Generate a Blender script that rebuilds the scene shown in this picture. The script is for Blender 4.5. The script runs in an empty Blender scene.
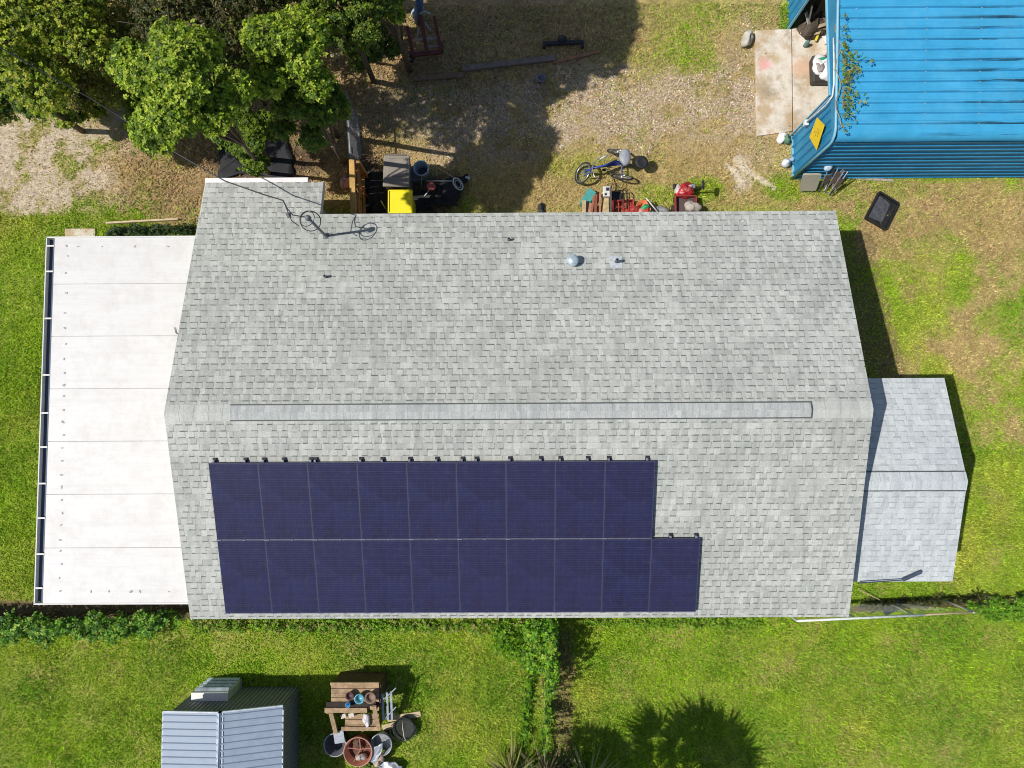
import bpy, math, random
import numpy as np
from mathutils import Vector, Matrix, Euler

# ------------------------------------------------------------------ camera, light, exposure
SC = bpy.context.scene
COL = SC.collection
F, CAMZ = 710.0, 18.0
TILT, ROLL, YAW = 0.0583, 0.006, -0.005
camd = bpy.data.cameras.new('camera'); cam = bpy.data.objects.new('camera', camd); COL.objects.link(cam)
camd.sensor_width = 36.0; camd.lens = 36.0 * F / 1024.0; camd.clip_start = 0.1; camd.clip_end = 1000
RM = Matrix.Rotation(YAW, 3, 'Z') @ Matrix.Rotation(ROLL, 3, 'Y') @ Matrix.Rotation(TILT, 3, 'X')
cam.matrix_world = Matrix.Translation((0, 0, CAMZ)) @ RM.to_4x4()
SC.camera = cam
SUN_EL = math.radians(54.6); SUN_AZ = math.radians(261.5)       # from the west-south-west
w = bpy.data.worlds.new('World'); SC.world = w; w.use_nodes = True
nt = w.node_tree; bg = nt.nodes['Background']
sky = nt.nodes.new('ShaderNodeTexSky'); sky.sky_type = 'NISHITA'; sky.sun_disc = False
sky.sun_elevation = SUN_EL; sky.sun_rotation = SUN_AZ
nt.links.new(sky.outputs[0], bg.inputs[0]); bg.inputs[1].default_value = 0.085
sd = bpy.data.lights.new('sun', 'SUN'); sd.energy = 4.2; sd.angle = math.radians(0.53); sd.color = (1.0, 0.955, 0.88)
so = bpy.data.objects.new('sun', sd); COL.objects.link(so)
dirv = Vector((math.cos(SUN_EL) * -math.sin(SUN_AZ), math.cos(SUN_EL) * -math.cos(SUN_AZ), -math.sin(SUN_EL)))
so.rotation_euler = dirv.to_track_quat('-Z', 'Y').to_euler(); so.location = (-20, -5, 30)
SC.view_settings.view_transform = 'Standard'; SC.view_settings.look = 'None'
SC.view_settings.exposure = 0.0; SC.view_settings.gamma = 1.0
SC.view_settings.use_curve_mapping = False
SC.render.engine = 'CYCLES'
SC.cycles.max_bounces = 6; SC.cycles.pixel_filter_type = 'BLACKMAN_HARRIS'; SC.cycles.filter_width = 1.0

RMn = np.array(RM)
def ray(u, v):
    return RMn @ np.array([(u - 512) / F, (384 - v) / F, -1.0])
def at(u, v, z=0.0):
    """the point of the place at height z that the survey of the photograph found at (u, v)"""
    d = ray(u, v); s = (z - CAMZ) / d[2]
    return (float(d[0] * s), float(d[1] * s), float(z))
def onx(u, v, x):
    d = ray(u, v); s = x / d[0]
    return (x, float(d[1] * s), float(CAMZ + d[2] * s))
def projn(X, Y, Z):
    P = np.stack([X, Y, Z - CAMZ], -1) @ RMn
    return 512 + F * P[..., 0] / -P[..., 2], 384 - F * P[..., 1] / -P[..., 2]

# ------------------------------------------------------------------ materials
class N:
    def __init__(s, name):
        s.m = bpy.data.materials.new(name); s.m.use_nodes = True
        s.t = s.m.node_tree; s.b = s.t.nodes['Principled BSDF']; s.out = s.t.nodes['Material Output']
    def new(s, typ, **k):
        n = s.t.nodes.new(typ)
        for a, v in k.items(): setattr(n, a, v)
        return n
    def put(s, sock, v):
        if isinstance(v, bpy.types.NodeSocket): s.t.links.new(v, sock)
        elif v is not None:
            if isinstance(v, (tuple, list)) and len(v) == 3 and sock.type == 'RGBA': v = (*v, 1)
            sock.default_value = v
    def math(s, op, a, b=None, c=None):
        n = s.new('ShaderNodeMath', operation=op); s.put(n.inputs[0], a)
        if b is not None: s.put(n.inputs[1], b)
        if c is not None: s.put(n.inputs[2], c)
        return n.outputs[0]
    def coord(s): return s.new('ShaderNodeTexCoord').outputs['Object']
    def noise(s, scale, detail=3, rough=0.6, vec=None, out=0):
        n = s.new('ShaderNodeTexNoise'); n.inputs['Scale'].default_value = scale
        n.inputs['Detail'].default_value = detail; n.inputs['Roughness'].default_value = rough
        s.put(n.inputs['Vector'], vec if vec is not None else s.coord()); return n.outputs[out]
    def ramp(s, f, stops):
        n = s.new('ShaderNodeValToRGB'); s.put(n.inputs[0], f); e = n.color_ramp.elements
        while len(e) < len(stops): e.new(0.5)
        for i, (p, c) in enumerate(stops): e[i].position = p; e[i].color = (*c, 1) if len(c) == 3 else c
        return n.outputs[0]
    def mix(s, f, a, b, bl='MIX'):
        n = s.new('ShaderNodeMix', data_type='RGBA', blend_type=bl)
        s.put(n.inputs[0], f); s.put(n.inputs[6], a); s.put(n.inputs[7], b); return n.outputs[2]
    def bump(s, h, dist, strength=1.0):
        n = s.new('ShaderNodeBump'); n.inputs['Strength'].default_value = strength; n.inputs['Distance'].default_value = dist
        s.put(n.inputs['Height'], h); s.put(s.b.inputs['Normal'], n.outputs[0])
    def map(s, v, a, b, c, d):
        n = s.new('ShaderNodeMapRange'); s.put(n.inputs[0], v)
        for i, q in enumerate((a, b, c, d)): n.inputs[i + 1].default_value = q
        return n.outputs[0]

MATS = {}
def M(name, col, rough=0.7, var=0.24, scale=9.0, metal=0.0, dirt=0.42, dirtcol=(0.10, 0.08, 0.05), bump=0.002):
    """painted, plastic, wood or metal surface with uneven tone and some grime"""
    if name in MATS: return MATS[name]
    n = N(name)
    f = n.noise(scale, 5, 0.65)
    lo = tuple(c * (1 - var) for c in col); hi = tuple(min(1, c * (1 + var)) for c in col)
    c = n.ramp(f, [(0.3, lo), (0.7, hi)])
    g = n.noise(scale * 0.37 + 2, 6, 0.75)
    g = n.map(g, 0.52, 0.75, 0.0, dirt)
    c = n.mix(g, c, dirtcol)
    n.put(n.b.inputs['Base Color'], c); n.b.inputs['Metallic'].default_value = metal
    n.put(n.b.inputs['Roughness'], n.map(f, 0.2, 0.8, max(0.05, rough - 0.12), min(1, rough + 0.12)))
    n.bump(n.noise(scale * 5, 4), bump, 0.5)
    MATS[name] = n.m; return n.m

def leafmat(name, trans=0.35, rough=0.45):
    n = N(name)
    a = n.new('ShaderNodeAttribute', attribute_name='tint').outputs['Color']
    n.put(n.b.inputs['Base Color'], a); n.b.inputs['Roughness'].default_value = rough
    n.b.inputs['Specular IOR Level'].default_value = 0.3
    t = n.new('ShaderNodeBsdfTranslucent'); n.put(t.inputs[0], n.mix(1.0, a, (1.0, 1.0, 0.45), 'MULTIPLY'))
    ms = n.new('ShaderNodeMixShader'); ms.inputs[0].default_value = trans
    n.t.links.new(n.b.outputs[0], ms.inputs[1]); n.t.links.new(t.outputs[0], ms.inputs[2])
    n.t.links.new(ms.outputs[0], n.out.inputs[0]); return n.m

def shingle(name, e, wd, light, dark, line, blot=0.5, thr=0.42):
    n = N(name)
    co = n.coord(); sp = n.new('ShaderNodeSeparateXYZ'); n.put(sp.inputs[0], co)
    wob = n.noise(1.3, 2, 0.5)
    y = n.math('ADD', n.math('ABSOLUTE', sp.outputs[1]), n.math('MULTIPLY', wob, 0.02))
    s = n.math('DIVIDE', y, e); row = n.math('FLOOR', s); fy = n.math('FRACT', s)
    south = n.math('MULTIPLY', n.math('GREATER_THAN', sp.outputs[1], 0.0), 57.0)
    row = n.math('ADD', row, south)
    wn = n.new('ShaderNodeTexWhiteNoise', noise_dimensions='1D'); n.put(wn.inputs['W'], row)
    t = n.math('ADD', n.math('DIVIDE', sp.outputs[0], wd), n.math('MULTIPLY', wn.outputs[0], 9.0))
    cell = n.math('FLOOR', t); fx = n.math('FRACT', t)
    cv = n.new('ShaderNodeCombineXYZ'); n.put(cv.inputs[0], cell); n.put(cv.inputs[1], row)
    w2 = n.new('ShaderNodeTexWhiteNoise', noise_dimensions='2D'); n.put(w2.inputs[0], cv.outputs[0])
    cs = n.new('ShaderNodeSeparateColor'); n.put(cs.inputs[0], w2.outputs[1])
    width = n.math('MULTIPLY_ADD', cs.outputs[0], 0.38, thr)
    tab = n.math('LESS_THAN', fx, width)
    here = n.math('GREATER_THAN', cs.outputs[1], n.map(n.noise(.8, 4, .7), .35, .65, .30, .02))
    tab = n.math('MULTIPLY', tab, here)
    shade = n.mix(tab, n.map(cs.outputs[2], 0, 1, 0.25, 1.0), n.map(cs.outputs[1], 0, 1, 0.0, 0.95))
    c = n.mix(shade, dark, light)
    gran = n.noise(110, 2, 0.8)
    c = n.mix(0.5, c, n.ramp(n.noise(24, 4, .85), [(.3, (.30, .30, .30)), (.7, (.72, .72, .72))]), 'OVERLAY')
    c = n.mix(0.42, c, n.ramp(gran, [(0.3, (0.3, 0.3, 0.3)), (0.7, (0.75, 0.75, 0.75))]), 'OVERLAY')
    big = n.noise(0.9, 5, 0.7)
    c = n.mix(n.map(big, 0.42, 0.72, 0.0, blot), c, tuple(x * 0.75 for x in dark))
    sc = n.new('ShaderNodeMapping'); sc.inputs['Scale'].default_value = (3.5, 0.5, 1); n.put(sc.inputs[0], co)
    streak = n.noise(2.2, 4, 0.6, sc.outputs[0])
    c = n.mix(n.map(streak, 0.46, 0.72, 0.0, 0.5), c, tuple(x * 0.7 for x in dark))
    sp3 = n.noise(6, 5, .8); c = n.mix(n.map(sp3, .60, .78, 0, .5), c, tuple(x * .55 for x in dark))
    ln = n.math('MULTIPLY', tab, n.math('GREATER_THAN', fy, 0.82))
    ed = n.math('MULTIPLY', n.math('LESS_THAN', n.math('ABSOLUTE', n.math('SUBTRACT', fx, width)), 0.035), here)
    frow = n.math('GREATER_THAN', fy, 0.93)
    lnv = n.noise(7, 3)
    k = n.math('MULTIPLY', ln, n.map(lnv, 0.3, 0.65, 0.3, 0.92))
    k = n.math('MAXIMUM', k, n.math('MULTIPLY', ed, n.map(lnv, 0.4, 0.7, 0.05, 0.55)))
    k = n.math('MAXIMUM', k, n.math('MULTIPLY', frow, 0.22))
    c = n.mix(k, c, line)
    n.put(n.b.inputs['Base Color'], c); n.b.inputs['Roughness'].default_value = 0.92
    n.b.inputs['Specular IOR Level'].default_value = 0.2
    h = n.math('ADD', n.math('MULTIPLY', tab, 1.0), n.math('MULTIPLY', fy, 0.9))
    n.bump(n.math('ADD', h, n.math('MULTIPLY', gran, 0.5)), 0.004, 0.7)
    return n.m

# ------------------------------------------------------------------ mesh building
class MB:
    def __init__(s): s.v = []; s.f = []
    def add(s, vs, fs):
        o = len(s.v); s.v += [tuple(map(float, p)) for p in vs]; s.f += [tuple(i + o for i in f) for f in fs]; return s
    def box(s, c, d, r=(0, 0, 0), top=(1, 1)):
        R = Euler(r).to_matrix(); c = Vector(c); vs = []
        for z in (-.5, .5):
            k = (1, 1) if z < 0 else top
            for x, y in ((-.5, -.5), (.5, -.5), (.5, .5), (-.5, .5)):
                vs.append(c + R @ Vector((x * d[0] * k[0], y * d[1] * k[1], z * d[2])))
        return s.add(vs, [(3, 2, 1, 0), (4, 5, 6, 7), (0, 1, 5, 4), (1, 2, 6, 5), (2, 3, 7, 6), (3, 0, 4, 7)])
    def bar(s, a, b, wd, h):
        a, b = Vector(a), Vector(b); d = b - a; L = d.length; q = d.to_track_quat('X', 'Z')
        vs = []
        for x in (0, L):
            for y, z in ((-wd / 2, -h / 2), (wd / 2, -h / 2), (wd / 2, h / 2), (-wd / 2, h / 2)):
                vs.append(a + q @ Vector((x, y, z)))
        return s.add(vs, [(3, 2, 1, 0), (4, 5, 6, 7), (0, 1, 5, 4), (1, 2, 6, 5), (2, 3, 7, 6), (3, 0, 4, 7)])
    def tube(s, pts, r, n=7, closed=False, r1=None):
        P = [Vector(p) for p in pts]; k = len(P); vs = []; prev = None
        for i, p in enumerate(P):
            if closed: d = P[(i + 1) % k] - P[i - 1]
            else: d = P[min(i + 1, k - 1)] - P[max(i - 1, 0)]
            d.normalize()
            up = prev if prev is not None else (Vector((0, 0, 1)) if abs(d.z) < .9 else Vector((1, 0, 0)))
            x = d.cross(up)
            if x.length < 1e-4: x = d.cross(Vector((0, 1, 0.3)))
            x.normalize(); y = x.cross(d); prev = y
            rr = r if r1 is None else r + (r1 - r) * i / max(1, k - 1)
            for j in range(n):
                a = 2 * math.pi * j / n; vs.append(p + x * (rr * math.cos(a)) + y * (rr * math.sin(a)))
        fs = []
        for i in range(k if closed else k - 1):
            for j in range(n):
                a, b = i * n + j, i * n + (j + 1) % n; c2, d2 = ((i + 1) % k) * n + (j + 1) % n, ((i + 1) % k) * n + j
                fs.append((a, d2, c2, b))
        if not closed: fs += [tuple(range(n)), tuple(reversed(range((k - 1) * n, k * n)))]
        return s.add(vs, fs)
    def ring(s, c, R, r, nrm=(0, 0, 1), n=24, m=6, sq=1.0):
        q = Vector(nrm).to_track_quat('Z', 'Y'); c = Vector(c)
        return s.tube([c + q @ Vector((R * math.cos(2 * math.pi * i / n), sq * R * math.sin(2 * math.pi * i / n), 0)) for i in range(n)], r, m, True)
    def lathe(s, prof, c=(0, 0, 0), n=20, nrm=(0, 0, 1), cap=True):
        q = Vector(nrm).to_track_quat('Z', 'Y'); c = Vector(c); vs = []
        for r, z in prof:
            for j in range(n):
                a = 2 * math.pi * j / n; vs.append(c + q @ Vector((r * math.cos(a), r * math.sin(a), z)))
        fs = [(i * n + j, i * n + (j + 1) % n, (i + 1) * n + (j + 1) % n, (i + 1) * n + j) for i in range(len(prof) - 1) for j in range(n)]
        if cap: fs += [tuple(reversed(range(n))), tuple(range((len(prof) - 1) * n, len(prof) * n))]
        return s.add(vs, fs)
    def prism(s, poly, z0, z1):
        n = len(poly); vs = [(x, y, z0) for x, y in poly] + [(x, y, z1) for x, y in poly]
        return s.add(vs, [tuple(reversed(range(n))), tuple(range(n, 2 * n))] + [(i, (i + 1) % n, n + (i + 1) % n, n + i) for i in range(n)])
    def slabq(s, q, th):
        """a thick plate on four 3-D corners (counter-clockwise from above)"""
        q = [Vector(p) for p in q]; nn = (q[1] - q[0]).cross(q[3] - q[0]).normalized() * th
        return s.add(q + [p - nn for p in q], [(0, 1, 2, 3), (7, 6, 5, 4), (0, 4, 5, 1), (1, 5, 6, 2), (2, 6, 7, 3), (3, 7, 4, 0)])
    def ribbed(s, P, U, V, pitch, h, th=0.003, top=0.35, phase=0.0):
        """corrugated sheet from corner P; ribs run along U and repeat along V"""
        P, U, V = Vector(P), Vector(U), Vector(V); L = V.length; v = V / L; nn = U.cross(V).normalized()
        pts = [(0, 0)]; k = 0
        while k * pitch + phase < L:
            b = k * pitch + phase
            for o, z in ((0.30, 0), (0.30 + 0.10, h), (0.30 + 0.10 + top * .5, h), (0.30 + 0.20 + top * .5, 0)):
                t = b + o * pitch
                if 0 < t < L: pts.append((t, z))
            k += 1
        pts.append((L, pts[-1][1])); n = len(pts); vs = []
        for t, z in pts: vs.append(P + v * t + nn * z)
        for t, z in pts: vs.append(P + U + v * t + nn * z)
        for t, z in pts: vs.append(P + v * t + nn * (z - th))
        for t, z in pts: vs.append(P + U + v * t + nn * (z - th))
        fs = []
        for i in range(n - 1):
            fs.append((i, n + i, n + i + 1, i + 1)); fs.append((2 * n + i, 2 * n + i + 1, 3 * n + i + 1, 3 * n + i))
            fs.append((i, i + 1, 2 * n + i + 1, 2 * n + i)); fs.append((n + i, 3 * n + i, 3 * n + i + 1, n + i + 1))
        return s.add(vs, fs)
    def lump(s, c, d, seed=0, amp=0.18, n=12, flat=-0.4):
        """irregular rounded lump: stones, sacks, bags"""
        rnd = random.Random(seed); ph = [rnd.uniform(0, 6.28) for _ in range(8)]; vs = []; m = n // 2
        for i in range(m + 1):
            th = math.pi * i / m
            for j in range(n):
                a = 2 * math.pi * j / n
                k = 1 + amp * (math.sin(2 * a + ph[0]) * math.sin(th + ph[1]) + .6 * math.sin(3 * a + ph[2] + 2 * th) + .5 * math.sin(5 * a + ph[3]) * math.sin(3 * th + ph[4]))
                z = max(flat, math.cos(th) * k)
                vs.append((c[0] + d[0] * k * math.sin(th) * math.cos(a), c[1] + d[1] * k * math.sin(th) * math.sin(a), c[2] + d[2] * z))
        fs = [(i * n + j, (i + 1) * n + j, (i + 1) * n + (j + 1) % n, i * n + (j + 1) % n) for i in range(m) for j in range(n)]
        return s.add(vs, fs)
    def build(s, name, mat, parent=None, smooth=False, bevel=0, label=None):
        me = bpy.data.meshes.new(name); me.from_pydata(s.v, [], s.f); me.materials.append(mat); me.update()
        if smooth: me.polygons.foreach_set('use_smooth', [True] * len(me.polygons))
        o = bpy.data.objects.new(name, me); COL.objects.link(o)
        if parent is not None: o.parent = parent
        if bevel:
            b = o.modifiers.new('bevel', 'BEVEL'); b.width = bevel; b.segments = 2; b.limit_method = 'ANGLE'
        if label: o['label'] = label
        return o
def tag(o, label, cat, group=None, kind=None):
    if label: o['label'] = label
    if cat: o['category'] = cat
    if group: o['group'] = group
    if kind: o['kind'] = kind
    return o
def thing(name, label, cat, loc=(0, 0, 0), rz=0.0, group=None):
    o = bpy.data.objects.new(name, None); COL.objects.link(o); o.location = loc; o.rotation_euler = (0, 0, rz)
    o.empty_display_size = 0.2
    return tag(o, label, cat, group)
def solo(name, mb, mat, label, cat, loc, rz=0.0, smooth=False, bevel=0, group=None):
    o = mb.build(name, mat, None, smooth, bevel); o.location = loc; o.rotation_euler = (0, 0, rz)
    return tag(o, label, cat, group)
def struct(o): o['kind'] = 'structure'; return o
def copy_tree(o, loc=None, rz=None, parent=None):
    c = o.copy(); COL.objects.link(c)
    if parent is not None: c.parent = parent
    for ch in [x for x in COL.objects if x.parent == o]: copy_tree(ch, None, None, c)
    if loc is not None: c.location = loc
    if rz is not None: c.rotation_euler = (0, 0, rz)
    return c
def cloud(name, V, faces_per, nv, tint, mat, parent=None):
    """many small faces at once: V (n, nv, 3); faces_per: index tuples into each bunch; tint (n, 3)"""
    n = len(V); me = bpy.data.meshes.new(name); vv = V.reshape(-1, 3).astype(np.float32)
    me.vertices.add(len(vv)); me.vertices.foreach_set('co', vv.ravel())
    loops = []; starts = []; tot = []; base = np.arange(n) * nv; k = 0
    fl = [np.stack([base + i for i in f], 1) for f in faces_per]
    L = sum(len(f) for f in faces_per)
    arr = np.concatenate(fl, 1).ravel(); me.loops.add(len(arr)); me.loops.foreach_set('vertex_index', arr.astype(np.int32))
    st = []; o = 0
    for f in faces_per: st.append(o); o += len(f)
    starts = (np.arange(n)[:, None] * L + np.array(st)[None, :]).ravel()
    me.polygons.add(len(starts)); me.polygons.foreach_set('loop_start', starts.astype(np.int32))
    me.update(calc_edges=True)
    a = me.color_attributes.new('tint', 'FLOAT_COLOR', 'POINT')
    c = np.ones((n, nv, 4), np.float32); c[:, :, :3] = tint[:, None, :]; a.data.foreach_set('color', c.ravel())
    me.materials.append(mat); ob = bpy.data.objects.new(name, me); COL.objects.link(ob)
    if parent is not None: ob.parent = parent
    return ob

# ------------------------------------------------------------------ noise in numpy
def vnoise(x, y, seed):
    g = np.random.default_rng(seed).random((128, 128))
    xi = np.floor(x).astype(int); yi = np.floor(y).astype(int); fx = x - xi; fy = y - yi
    fx = fx * fx * (3 - 2 * fx); fy = fy * fy * (3 - 2 * fy)
    a = g[xi % 128, yi % 128]; b = g[(xi + 1) % 128, yi % 128]; c = g[xi % 128, (yi + 1) % 128]; d = g[(xi + 1) % 128, (yi + 1) % 128]
    return (a * (1 - fx) + b * fx) * (1 - fy) + (c * (1 - fx) + d * fx) * fy
def fbm(x, y, s, seed, o=4):
    t = 0; amp = 1; tot = 0
    for i in range(o): t = t + amp * vnoise(x * s * 2 ** i + 31.7 * i, y * s * 2 ** i + 11.3 * i, seed + i); tot += amp; amp *= .55
    return t / tot
def ss(a, b, x): t = np.clip((x - a) / (b - a), 0, 1); return t * t * (3 - 2 * t)

def zones(X, Y):
    """what grows or lies where: lush grass, dry grass, bare brown litter, pale gravel, white sand (0..1)"""
    u, v = projn(X, Y, np.zeros_like(X))
    n1 = fbm(X, Y, 0.9, 3, 5); n2 = fbm(X, Y, 2.6, 9); n3 = fbm(X, Y, 0.45, 21)
    def el(cx, cy, rx, ry, soft=.45, k=.9):
        d = np.hypot((u - cx) / rx, (v - cy) / ry) + (n1 - .5) * k + (n2 - .5) * .5
        return 1 - ss(1 - soft, 1 + soft, d)
    jit = (n1 - .5) * 60
    # north yard is dry, lawns are lush
    north = 1 - ss(195, 240, v + jit * .6 - ss(840, 900, u) * 70)
    lush = np.clip(1 - north, 0, 1)
    for a in ((300, 700, 60, 30), (860, 330, 60, 60), (960, 560, 90, 60)): pass
    lawn_s = ss(590, 615, v)
    east = ss(840, 870, u) * (1 - lawn_s)
    browne = np.clip(el(960, 235, 110, 55) + el(985, 345, 45, 38) * .8 + el(1000, 380, 60, 60) * .5 + el(905, 250, 50, 30) * .8 + el(985, 430, 40, 55) * .5, 0, 1)
    pch = fbm(X, Y, 1.5, 44, 5)
    lush = np.where(east > .5, np.clip((.90 - .62 * browne - .40 * (1 - ss(215, 290, v)) + .1 * ss(330, 400, v)) + (pch - .5) * 2.4, 0, 1), lush)
    lush = np.where(v > 590, np.clip(0.92 + (pch - .52) * 1.3, 0, 1), lush)
    west = (1 - ss(40, 60, u)) * ss(205, 225, v)
    lush = np.maximum(lush, np.clip(west * (.72 + (pch - .5) * 1.2), 0, 1) * (1 - lawn_s))
    lush = np.maximum(lush, el(700, 12, 60, 26) * .3)
    for a in ((675, 60, 45, 35, .32), (780, 190, 18, 14, .7), (835, 185, 30, 14, .7), (705, 190, 22, 14, .8), (660, 195, 25, 12, .5), (600, 60, 60, 18, .25), (575, 165, 30, 15, .4),
              (110, 215, 85, 20, .75), (40, 235, 60, 30, .8), (790, 15, 10, 25, .8), (455, 205, 20, 12, .5), (900, 178, 90, 5, .8), (150, 190, 20, 18, .5), (60, 130, 20, 8, .4)):
        lush = np.maximum(lush, el(*a[:4]) * a[4])
    gmod = ss(.26, .50, pch * .6 + n2 * .4)
    gravel = gmod * np.clip(el(650, 112, 125, 36) + el(590, 85, 60, 24) + el(470, 120, 95, 42) + el(745, 80, 28, 60) * .7, 0, 1)
    gravel = np.maximum(gravel, el(745, 130, 40, 50) * .35)
    sand = np.clip(el(22, 150, 85, 52, .35) + el(60, 190, 60, 22) * .6 + el(120, 130, 60, 25) * .35, 0, 1)
    sand = np.maximum(sand, el(742, 176, 12, 20, .3, .5) * .8)
    wv = 2.5 * np.sin((v - 158) / 7)
    d1 = np.abs((u - 735) * .67 - (v - 156) * .74 + wv); t1 = (u - 735) * .74 + (v - 156) * .67
    d2 = np.abs((u - 723) * .67 - (v - 165) * .74 - wv); t2 = (u - 723) * .74 + (v - 165) * .67
    white = np.clip((1 - ss(2.2, 4.5, d1 + (n2 - .5) * 3)) * (t1 > 0) * (t1 < 52) + (1 - ss(1.8, 4, d2 + (n2 - .5) * 3)) * (t2 > 0) * (t2 < 28), 0, 1)
    litter = np.clip(el(185, 165, 65, 60) + el(330, 130, 60, 90) * .9 + el(240, 120, 60, 60) + el(460, 40, 150, 62) * .95 + el(880, 200, 60, 30) * .4, 0, 1) * (1 - lawn_s)
    bare = np.maximum.reduce([(1 - ss(186, 196, u)) * ss(598, 603, v) * (1 - ss(617, 624, v + (n2 - .5) * 14)), (1 - ss(2.0, 5.0, np.abs(v - 605.5 + (u - 930) * .05) + (n2 - .5) * 5)) * (u > 850),  # shade painted as dark ground along the hedge and the fence
        el(418, 196, 48, 22, .3, .5), el(268, 160, 50, 26, .3, .6), (1 - ss(15, 22, np.abs(u - 853 - (v - 230) * .24) + (n2 - .5) * 8)) * ss(228, 236, v) * (1 - ss(376, 384, v)) * .55, (1 - ss(8, 13, np.abs(u - 563) + (n2 - .5) * 14)) * ss(618, 640, v) * .7, el(372, 195, 22, 30, .3, .4)])  # dark soil by bins and trees; shade painted in at house end and vines
    vein = ss(.50, .66, fbm(X, Y, 2.2, 88, 5))
    gravel = gravel * (v < 200) * (1 - .75 * vein); sand = sand * (v < 215) * (1 - .8 * vein)
    lush = np.maximum(lush, .45 * vein * (u < 200) * (v > 90) * (v < 215))
    lush = lush * (1 - np.clip(gravel * .8 + sand * .9 + litter * .5, 0, 1))
    strip = el(780, 640, 300, 8) * 0
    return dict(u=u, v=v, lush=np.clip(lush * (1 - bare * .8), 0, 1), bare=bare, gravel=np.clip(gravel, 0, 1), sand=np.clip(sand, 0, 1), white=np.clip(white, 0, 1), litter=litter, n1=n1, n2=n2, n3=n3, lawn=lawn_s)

# ------------------------------------------------------------------ ground
def make_ground():
    far = np.array([60, 35, 22]); xs = np.concatenate([-far[::1] * 1.0, [-16], np.arange(-14.5, 14.5, .075), [16], far[::-1]]); xs = np.unique(xs)
    xs = np.unique(np.concatenate([[-200, 200], xs])); ys = np.unique(np.concatenate([[-200, 200, -60, 60, -30, 30, -18, 18], np.arange(-11, 13, .075)]))
    X, Y = np.meshgrid(xs, ys); Zn = zones(X, Y); inside = (np.abs(X) < 14.6) & (np.abs(Y) < 13.2)
    Z = np.where(inside, (fbm(X, Y, 1.1, 55) - .5) * .05 + (fbm(X, Y, 7, 65) - .5) * .022, 0)
    nx, ny = len(xs), len(ys)
    i = np.arange(nx - 1)[None, :] + np.arange(ny - 1)[:, None] * nx
    q = np.stack([i, i + 1, i + nx + 1, i + nx], -1).reshape(-1, 4)
    me = bpy.data.meshes.new('ground'); me.vertices.add(nx * ny)
    me.vertices.foreach_set('co', np.stack([X, Y, Z], -1).astype(np.float32).ravel())
    me.loops.add(q.size); me.loops.foreach_set('vertex_index', q.ravel().astype(np.int32))
    me.polygons.add(len(q)); me.polygons.foreach_set('loop_start', (np.arange(len(q)) * 4).astype(np.int32))
    me.update(calc_edges=True); me.polygons.foreach_set('use_smooth', [True] * len(q))
    c = lambda *a: np.array(a)[None, None, :]
    dry = c(.44, .325, .145) + (Zn['n2'] - .5)[..., None] * c(.25, .18, .10)
    base = dry * (1 - Zn['lush'][..., None]) + c(.29, .36, .05) * Zn['lush'][..., None]
    lit = c(.38, .26, .145) + (Zn['n2'] - .5)[..., None] * c(.3, .2, .12)
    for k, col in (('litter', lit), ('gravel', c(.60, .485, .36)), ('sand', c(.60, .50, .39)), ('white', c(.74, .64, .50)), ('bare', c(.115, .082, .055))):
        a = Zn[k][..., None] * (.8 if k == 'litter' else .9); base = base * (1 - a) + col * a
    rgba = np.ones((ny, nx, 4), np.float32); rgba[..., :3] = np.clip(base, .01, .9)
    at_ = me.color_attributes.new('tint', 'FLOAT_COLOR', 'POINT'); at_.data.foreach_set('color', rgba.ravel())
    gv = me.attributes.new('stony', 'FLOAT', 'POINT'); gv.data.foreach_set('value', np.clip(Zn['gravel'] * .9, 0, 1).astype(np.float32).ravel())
    n = N('soil'); t = n.new('ShaderNodeAttribute', attribute_name='tint').outputs['Color']
    st = n.new('ShaderNodeAttribute', attribute_name='stony').outputs['Fac']
    vo = n.new('ShaderNodeTexVoronoi'); vo.inputs['Scale'].default_value = 40; n.put(vo.inputs[0], n.coord())
    vs = n.new('ShaderNodeSeparateColor'); n.put(vs.inputs[0], vo.outputs['Color'])
    peb = n.ramp(vs.outputs[0], [(0.0, (.22, .2, .19)), (.35, (.62, .56, .5)), (1.0, (1.15, 1.12, 1.1))])
    fine = n.ramp(n.noise(30, 5, .85), [(.30, (.30, .28, .25)), (.5, (1, 1, 1)), (.70, (1.5, 1.45, 1.35))])
    mid = n.ramp(n.noise(8, 4, .75), [(.32, (.62, .60, .55)), (.5, (1, 1, 1)), (.68, (1.32, 1.3, 1.2))]); fine = n.mix(1.0, fine, mid, 'MULTIPLY')
    col = n.mix(1.0, t, fine, 'MULTIPLY'); col = n.mix(n.math('MULTIPLY', st, .75), col, n.mix(1.0, t, peb, 'MULTIPLY'))
    n.put(n.b.inputs['Base Color'], col); n.b.inputs['Roughness'].default_value = .95; n.b.inputs['Specular IOR Level'].default_value = .15
    n.bump(n.math('ADD', n.noise(45, 5, .8), n.math('MULTIPLY', vs.outputs[1], .4)), .02, .9)
    me.materials.append(n.m); o = bpy.data.objects.new('ground', me); COL.objects.link(o); struct(o)
make_ground()

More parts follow.
